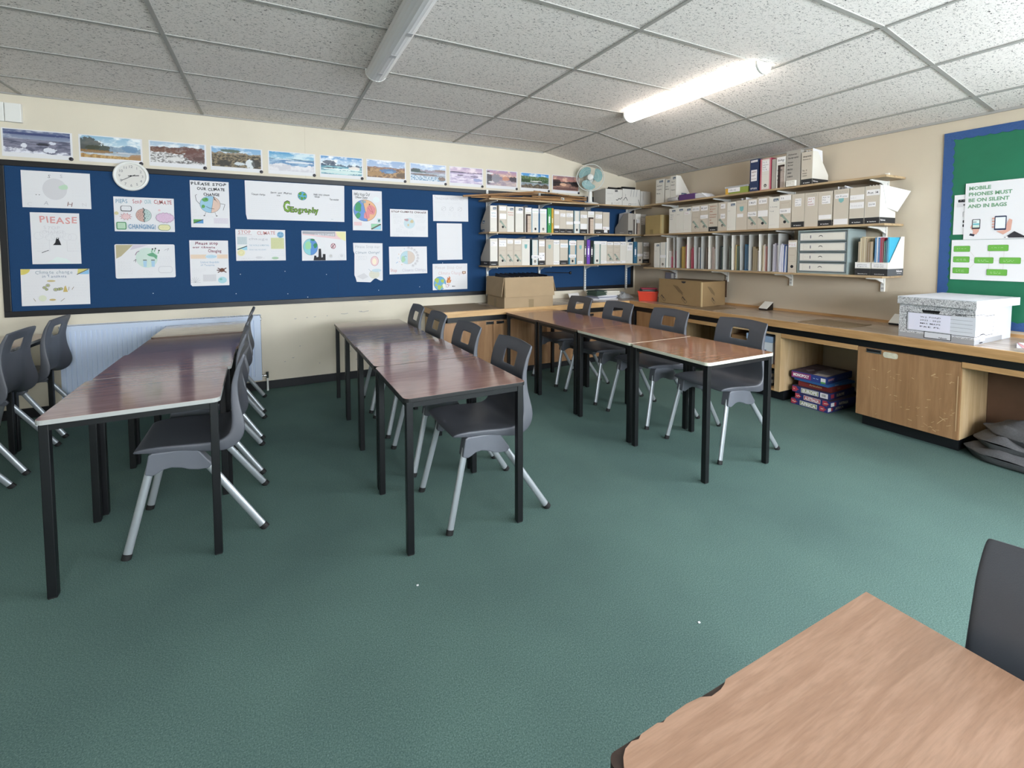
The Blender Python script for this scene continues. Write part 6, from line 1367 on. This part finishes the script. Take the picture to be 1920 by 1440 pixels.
ld = MB(); ld.box(-.008, w_+.012, -.012, d_+.012, h_+.002, h_+.006, M_box); ld.box(-.008, w_+.012, -.012, -.009, h_-.046, h_+.002, M_marb); ld.box(w_+.009, w_+.012, -.009, d_+.012, h_-.046, h_+.002, M_box); ld.box(-.008, -.005, -.009, d_+.012, h_-.046, h_+.002, M_marb)
o = ld.build('lid', t); o.location = (0, 0, .03); o.rotation_euler = (0, 0, R(-2.5))
# papers at the far right of the worktop
for i, (c, lb) in enumerate((('#e6e2ee', 'white'), ('#e0a0a4', 'pink'), ('#efeef4', 'topmost white'))):
    mb = MB(); mb.box(-.1, .1, -.15, .15, 0, .003, ink(c)); tag(mb.build('paper_sheet', loc=(-.38+.01*i, -3.86-.01*i, ZT+.001+.0035*i), rz=.25+.1*i), '%s sheet on the right worktop at the picture edge beyond the archive box' % lb, 'paper', 'papers beyond the archive box')
# small grey socket plate on the right wall under the lowest shelf
t = thing('wall_socket', 'small grey double wall plate on the right wall below the lowest shelf', 'socket', (-.0005, -.55, .965), -PI/2)
mb = MB(); mb.box(0, .165, -.010, 0, 0, .08, mat('grey plate', '#8f8d99', .5)); mb.build('plate', t, bevel=.003)
mb = MB(); mb.box(.10, .135, -.014, -.010, .01, .07, M_white); mb.build('rocker', t, bevel=.001)

# ================================================================== GREEN NOTICE BOARD ON THE RIGHT WALL
gb_ = thing('notice_board', 'green paper notice board with scalloped blue border on the right wall', 'notice board', (-.0005, -3.188, .760), -PI/2)
GW, GH = 1.20, 1.435
mb = MB(); mb.box(.02, GW-.02, -.006, 0, .02, GH-.02, M_green); mb.build('backing_paper', gb_)
def scal(p0, p1, inw, n):
    # strip between outer edge p0-p1 and a scalloped inner edge
    out = [p0, p1]; inn = []
    for i in range(n*6+1):
        t_ = i/(n*6); k = abs(math.sin(t_*n*PI)); b_ = .052+.010*k
        inn.append((p1[0]+(p0[0]-p1[0])*t_+inw[0]*b_, p1[1]+(p0[1]-p1[1])*t_+inw[1]*b_))
    return out+inn
for p0, p1, inw, n, zz in (((0, 0), (0, GH), (1, 0), 24, 0), ((0, GH), (GW, GH), (0, -1), 20, .0012), ((GW, GH), (GW, 0), (-1, 0), 24, 0), ((GW, 0), (0, 0), (0, 1), 20, .0012)):
    mb = MB(); mb.prism(scal(p0, p1, inw, n), -.0085-zz, -.0065-zz, 'y', M_border); mb.build('border', gb_)
gl = ink('#6f9b7a')
def d_mob(f, w, h):
    for i, l in enumerate(('MOBILE', 'PHONES MUST', 'BE ON SILENT', 'AND IN BAGS')): f.text(l, .017, h-.050-.043*i, .0245, gl, bold=.035, fit=(.112, .215, .203, .193)[i])
    sk = ink('#d6a596'); f.poly([(.035, .085), (.05, .06), (.048, .04), (.066, .035), (.078, .055), (.083, .09), (.08, .105), (.04, .105)], sk); f.poly([(.03, .03), (.055, .022), (.06, .036), (.036, .044)], ink('#2b2a3a'))
    f.rr(.043, .075, .042, .070, .004, ink('#2f3238')); f.rect(.047, .086, .034, .054, ink('#dfe8e6')); f.rect(.048, .103, .032, .013, ink('#6fb3bd')); f.rect(.048, .122, .018, .006, M_pencil2); f.rect(.048, .09, .032, .005, LGN)
    f.poly([(.165, .055), (.2, .03), (.235, .06), (.24, .13), (.225, .14), (.2, .06)], sk)
    for i in range(4): f.rr(.143, .078+.02*i, .02, .013, .005, sk)
    f.rr(.155, .062, .058, .10, .005, ink('#2a3350')); f.rect(.160, .074, .048, .078, ink('#e6eef2'))
    f.poly([(.205, .008), (.252, .052), (.315, .006)], ink('#2b2a30')); f.disc(.218, .012, .006, M_stick)
sheet('poster', 'white poster reading MOBILE PHONES MUST BE ON SILENT AND IN BAGS', 'poster', (-3.320, 1.396), .594, .408, d_mob, wall='right', y=-.0135)
def d_flow(f, w, h):
    gg = ink('#68aa44'); dk = ink('#4b7f3a')
    for x, z, ww in ((.012, .205, .088), (.012, .127, .088), (.012, .045, .088), (.125, .122, .096), (.19, .21, .10), (.25, .122, .10), (.19, .038, .10), (.372, .122, .06)):
        f.rr(x, z, min(ww, w-x-.004), .044, .006, dk); f.rr(x+.0015, z+.0015, min(ww, w-x-.004)-.003, .041, .005, gg); f.scrib(x+.018, z+.024, ww*.55, 2 if z < .2 else 1, .009, ink('#cfe0c0'), .0015, .004)
    for a, c in (((.1, .21), (.125, .17)), ((.1, .147), (.125, .145)), ((.1, .08), (.125, .12)), ((.222, .144), (.25, .144)), ((.35, .144), (.372, .144)), ((.2, .21), (.2, .166)), ((.27, .21), (.27, .166)), ((.2, .122), (.2, .082)), ((.27, .122), (.27, .082))): f.line([a, c], .0012, ink('#c9b8b0'))
sheet('poster', 'white flow chart poster with bright green boxes on the green board', 'poster', (-3.259, 1.101), .42, .293, d_flow, wall='right', y=-.0115)
def d_sm(f, w, h):
    for x, z, ww, hh in ((.02, h-.055, .08, .02), (.05, .085, .05, .02), (.05, .055, .05, .02)): f.rr(x, z, ww, hh, .004, M_ink); f.scrib(x+.01, z+.012, ww*.6, 1, .01, M_stick, .001, .004)
    f.rect(.015, h-.09, .1, .03, LGY); f.disc(.06, h-.075, .012, M_ink, .006); f.line([(.05, .15), (.05, .165), (.1, .165)], .0015, M_ink); f.line([(.05, .13), (.05, .15)], .0015, M_ink)
sheet('poster', 'white page with small black boxes, mostly hidden behind the mobile phones poster', 'poster', (-3.262, 1.434), .21, .292, d_sm, wall='right', y=-.0105)

# ================================================================== CEILING LAMPS
def lamp(lab, x, y1, y0, lit):
    t = thing('ceiling_lamp', lab, 'ceiling lamp', (x, y0, H-.006), 0, 'linear lamps on the ceiling')
    L = y1-y0
    mb = MB(); mb.box(-.045, .045, .01, L-.01, -.022, 0, M_white); mb.build('body', t, bevel=.002)
    n = 20; pr = []
    for i in range(n+1):
        a = PI+PI*i/n; rr = 1+(.018 if i % 2 else 0); pr.append((.070*rr*math.cos(a), -.016+.058*rr*math.sin(a)))
    mb = MB(); dm = M_lit if lit else M_unlit
    mb.prism(pr, .012, L-.012, 'y', dm)
    if not lit:
        for i, (u, v) in enumerate(((.03, .12), (.45, .2), (.62, .1))): mb.box(-.02+.012*i, .012+.012*i, L-.16-.3*i, L-.12-.3*i, -.0755, -.074, M_unlit2)
    mb.build('diffuser', t)
    for y in (0, L-.014):
        mb = MB(); cp = [(.073*math.cos(PI+PI*i/14), -.014+.062*math.sin(PI+PI*i/14)) for i in range(15)]+[(.073, 0), (-.073, 0)]
        mb.prism(cp, y, y+.014, 'y', M_white); mb.build('end_cap', t)
lamp('lit white fluorescent ceiling lamp near the right wall shelves', -1.690, -1.655, -2.875, True)
lamp('unlit grey fluorescent ceiling lamp above the middle of the room', -3.942, -1.650, -2.870, False)

# ================================================================== BOARD GAMES, CUPBOARD CONTENTS, BLANKET
gN, gR = ink('#26306e'), ink('#b03a4c')
def game(lab, loc, rz, w, d, h, col, title, tcol, deco):
    t = thing('board_game', lab, 'board game', loc, rz, 'board games stacked in the knee space')
    mb = MB(); mb.box(0, w, 0, d, 0, h, col); f = Face(mb)
    g = Face(mb, (w, 0, 0), (0, 1, 0), (0, 0, 1), (1, 0, 0)); tp = Face(mb, (0, 0, h), (1, 0, 0), (0, 1, 0), (0, 0, 1))
    if deco == 'map':
        for x in (.0, w*.78):
            f.poly([(x, h*.12), (x+w*.12, h*.12), (x+w*.14, h*.35), (x+w*.19, h*.5), (x+w*.14, h*.65), (x+w*.12, h*.9), (x, h*.9)], gR); f.scrib(x+.01, h*.5, w*.08, 1, .01, LOR, .006, .008)
        f.rect(w*.25, h*.14, w*.47, h*.74, M_stick); f.rect(w*.26, h*.2, w*.45, h*.62, ink('#96a07a') if title != 'AUSTRALIA' else gR); f.text(title, w*.285, h*.27, h*.46, M_stick, fit=w*.40, bold=.045)
        g.rect(.02, h*.2, .05, h*.6, gR); g.rect(d*.25, h*.15, d*.35, h*.7, ink('#3a3f63')); g.text(title, d*.27, h*.28, h*.4, ink('#b9b3a8'), fit=d*.30, bold=.03)
        if title == 'AFRICA' or title == 'AUSTRALIA': g.rect(.0, h*.2, .045, h*.6, M_stick)
        tp.rect(.004, .004, w-.008, d-.008, ink('#3c2f3c'))
        if title == 'EUROPE': f.rect(w*.76, h*.12, w*.2, h*.76, M_stick); [f.rect(w*(.8+.016*i), h*.3, w*.007, h*.42, M_ink) for i in range(7)]
    elif deco == 'mono':
        f.rect(w*.0, h*.12, w*.56, h*.76, ink('#8c2f66')); f.text(title, w*.05, h*.3, h*.42, M_stick, fit=w*.46, bold=.05); f.scrib(w*.62, h*.5, w*.16, 1, .01, LBL, .004, .006); f.rect(w*.83, 0, w*.13, h*.75, M_stick); f.rect(w*.83, 0, w*.13, h*.25, GRN)
        g.text(title, .02, h*.4, h*.3, PNK, fit=.10, bold=.03); g.scrib(.17, h*.5, .2, 2, .012, ink('#6b74a8'), .003, .005); g.scrib(.2, h*.3, .18, 1, .01, ink('#6b74a8'), .003, .005)
        tp.rect(.004, .004, w-.008, d-.008, ink('#4d3c48')); tp.rect(w*.60, .01, w*.36, .08, ink('#c9c2bd')); tp.rect(w*.50, .09, w*.46, .26, ink('#7d7c84')); tp.poly([(w*.2, .12), (w*.35, .08), (w*.4, .16), (w*.3, .2)], ink('#8a8088')); tp.rect(w*.0+.01, .25, w*.5, .15, ink('#6a5a66'))
    else:
        f.text(title, w*.34, h*.35, h*.4, tcol, fit=w*.38, bold=.02); g.text('Game', .09, h*.35, h*.4, tcol, fit=.05)
        tp.rect(.004, .004, w-.008, d-.008, col)
    mb.build('box_lid', t)
X0 = -.585
game('bottom board game in the stack, blue and red box reading AFRICA', (X0, -2.478, .0005), -PI/2, .285, .40, .050, gN, 'AFRICA', M_stick, 'map')
game('second board game from the bottom, blue box reading AUSTRALIA', (X0+.01, -2.505, .051), -PI/2-.05, .28, .40, .050, gN, 'AUSTRALIA', M_stick, 'map')
game('third board game from the bottom, blue box reading EUROPE', (X0+.02, -2.473, .1015), -PI/2+.03, .285, .40, .053, gN, 'EUROPE', M_stick, 'map')
game('dark red board game between the blue Europe box and the thin blue box', (X0+.06, -2.50, .155), -PI/2+.04, .25, .33, .045, ink('#7c2a2c'), 'Articulate', ink('#b59a6a'), 'x')
game('thin bright blue game box under the topmost game', (X0+.05, -2.47, .2005), -PI/2-.06, .27, .36, .018, ink('#2a5f9c'), '', M_stick, 'x')
game('topmost board game in the stack, blue and magenta box reading MONOPOLY', (X0+.035, -2.455, .219), -PI/2+.06, .27, .43, .058, ink('#2a3f86'), 'MONOPOLY', M_stick, 'mono')
# cupboard contents
t = thing('storage_carton', 'white carton with pale blue top and dark blue label in the open cupboard', 'carton', (-.64, -2.10, .313), -PI/2)
mb = MB(); mb.box(0, .24, 0, .45, 0, .19, mat('white blue carton', '#d6dbe2', .5)); mb.build('box_body', t, bevel=.003)
mb = MB(); mb.box(-.004, .244, -.004, .45, .19, .245, mat('pale blue lid', '#8fa6c4', .5)); mb.build('lid', t, bevel=.004)
mb = MB(); mb.box(.08, .185, -.002, 0, .06, .12, ink('#24477c')); Face(mb, (0, -.002, 0)).text('Plasti', .095, .08, .02, M_stick, fit=.07, bold=.02); mb.build('label', t)
mb = MB(); mb.box(0, .022, 0, .3, 0, .2, ink('#7a2630')); tag(mb.build('hardback_book', loc=(-.62, -2.347, .313), rz=-PI/2), 'dark red book standing right of the white carton in the open cupboard', 'book')
mb = MB(); mb.box(0, .15, 0, .3, 0, .2, ink('#8d6c4a')); tag(mb.build('storage_carton', loc=(-.60, -1.92, .313), rz=-PI/2), 'brown carton at the left inside the open cupboard', 'carton')
for i in range(5):
    mb = MB(); mb.box(0, .33, 0, .25, 0, .026, ink(('#2c4148', '#9a9c9e', '#4a4c50', '#b4b4b2', '#3a4a55')[i])); tag(mb.build('book', loc=(-.62+.01*i, -1.99-.01*(i % 3), .111+.0265*i), rz=-PI/2+.04*(i % 3-1)), '%s book lying in the bottom of the open cupboard' % ('dark teal lowest', 'pale grey', 'charcoal', 'light grey', 'slate blue uppermost')[i], 'book', 'books lying in the open cupboard')
# blanket: folded grey cloth under the worktop
M_cloth = mat('grey blanket cloth', '#58585b', .95, noise_amt=.12, noise_scale=120, bump=.3, bump_scale=200)
def pad(w, d, h, seed, amp=.02, nx=26, ny=20):
    vs = []; 
    for j in range(ny+1):
        for i in range(nx+1):
            u, v = i/nx, j/ny; e = min(1, (min(u, 1-u)*w/.06))**.5*min(1, (min(v, 1-v)*d/.06))**.5
            q = noise.noise(Vector((u*w*6+v, v*d*9, seed)))-.7*abs(noise.noise(Vector((u*w*14, v*d*5+u*2, seed+8))))
            U, V = 2*u-1, 2*v-1; X_, Y_ = U*math.sqrt(1-.38*V*V), V*math.sqrt(1-.38*U*U)
            vs.append((X_*w/2+.03*noise.noise(Vector((v*3, u*2, seed))), Y_*d/2+.03*noise.noise(Vector((u*3, v*2, seed+3))), h*.5+(h*.5+amp*q)*e+.02*noise.noise(Vector((u*2, v*3, seed)))))
    n = len(vs); vs2 = [(x, y, h*.5-(h*.5-.001)*min(1, (min(i % (nx+1), nx-i % (nx+1))/nx*w/.035))**.5*min(1, (min(i//(nx+1), ny-i//(nx+1))/ny*d/.035))**.5) for i, (x, y, z_) in enumerate(vs)]
    fs = [(j*(nx+1)+i, j*(nx+1)+i+1, (j+1)*(nx+1)+i+1, (j+1)*(nx+1)+i) for j in range(ny) for i in range(nx)]
    mb = MB(); mb.add(vs, fs, M_cloth, True); mb.add(vs2, [f_[::-1] for f_ in fs], M_cloth, True); return mb
t = thing('blanket', 'folded dark grey blanket heaped on the floor under the right worktop', 'blanket', (-.50, -3.975, 0), R(4))
pad(.36, .86, .10, 1.1, .030).build('fold', t, loc=(0, 0, .001))
o = pad(.35, .80, .09, 2.7, .040).build('fold', t, loc=(.01, -.01, .075)); o.rotation_euler = (0, R(3), R(3))
o = pad(.32, .74, .09, 4.2, .060).build('fold', t, loc=(.02, -.01, .135)); o.rotation_euler = (R(2), R(-4), R(-5))
# small litter on the carpet
for x, y, lb in ((-3.283, -3.731, 'tiny white paper scrap on the carpet left of the near table'), (-4.127, -3.121, 'tiny pale scrap on the carpet in front of the middle row')):
    mb = MB(); mb.box(-.004, .004, -.003, .003, 0, .002, M_paper); tag(mb.build('paper_scrap', loc=(x, y, .001)), lb, 'paper scrap')
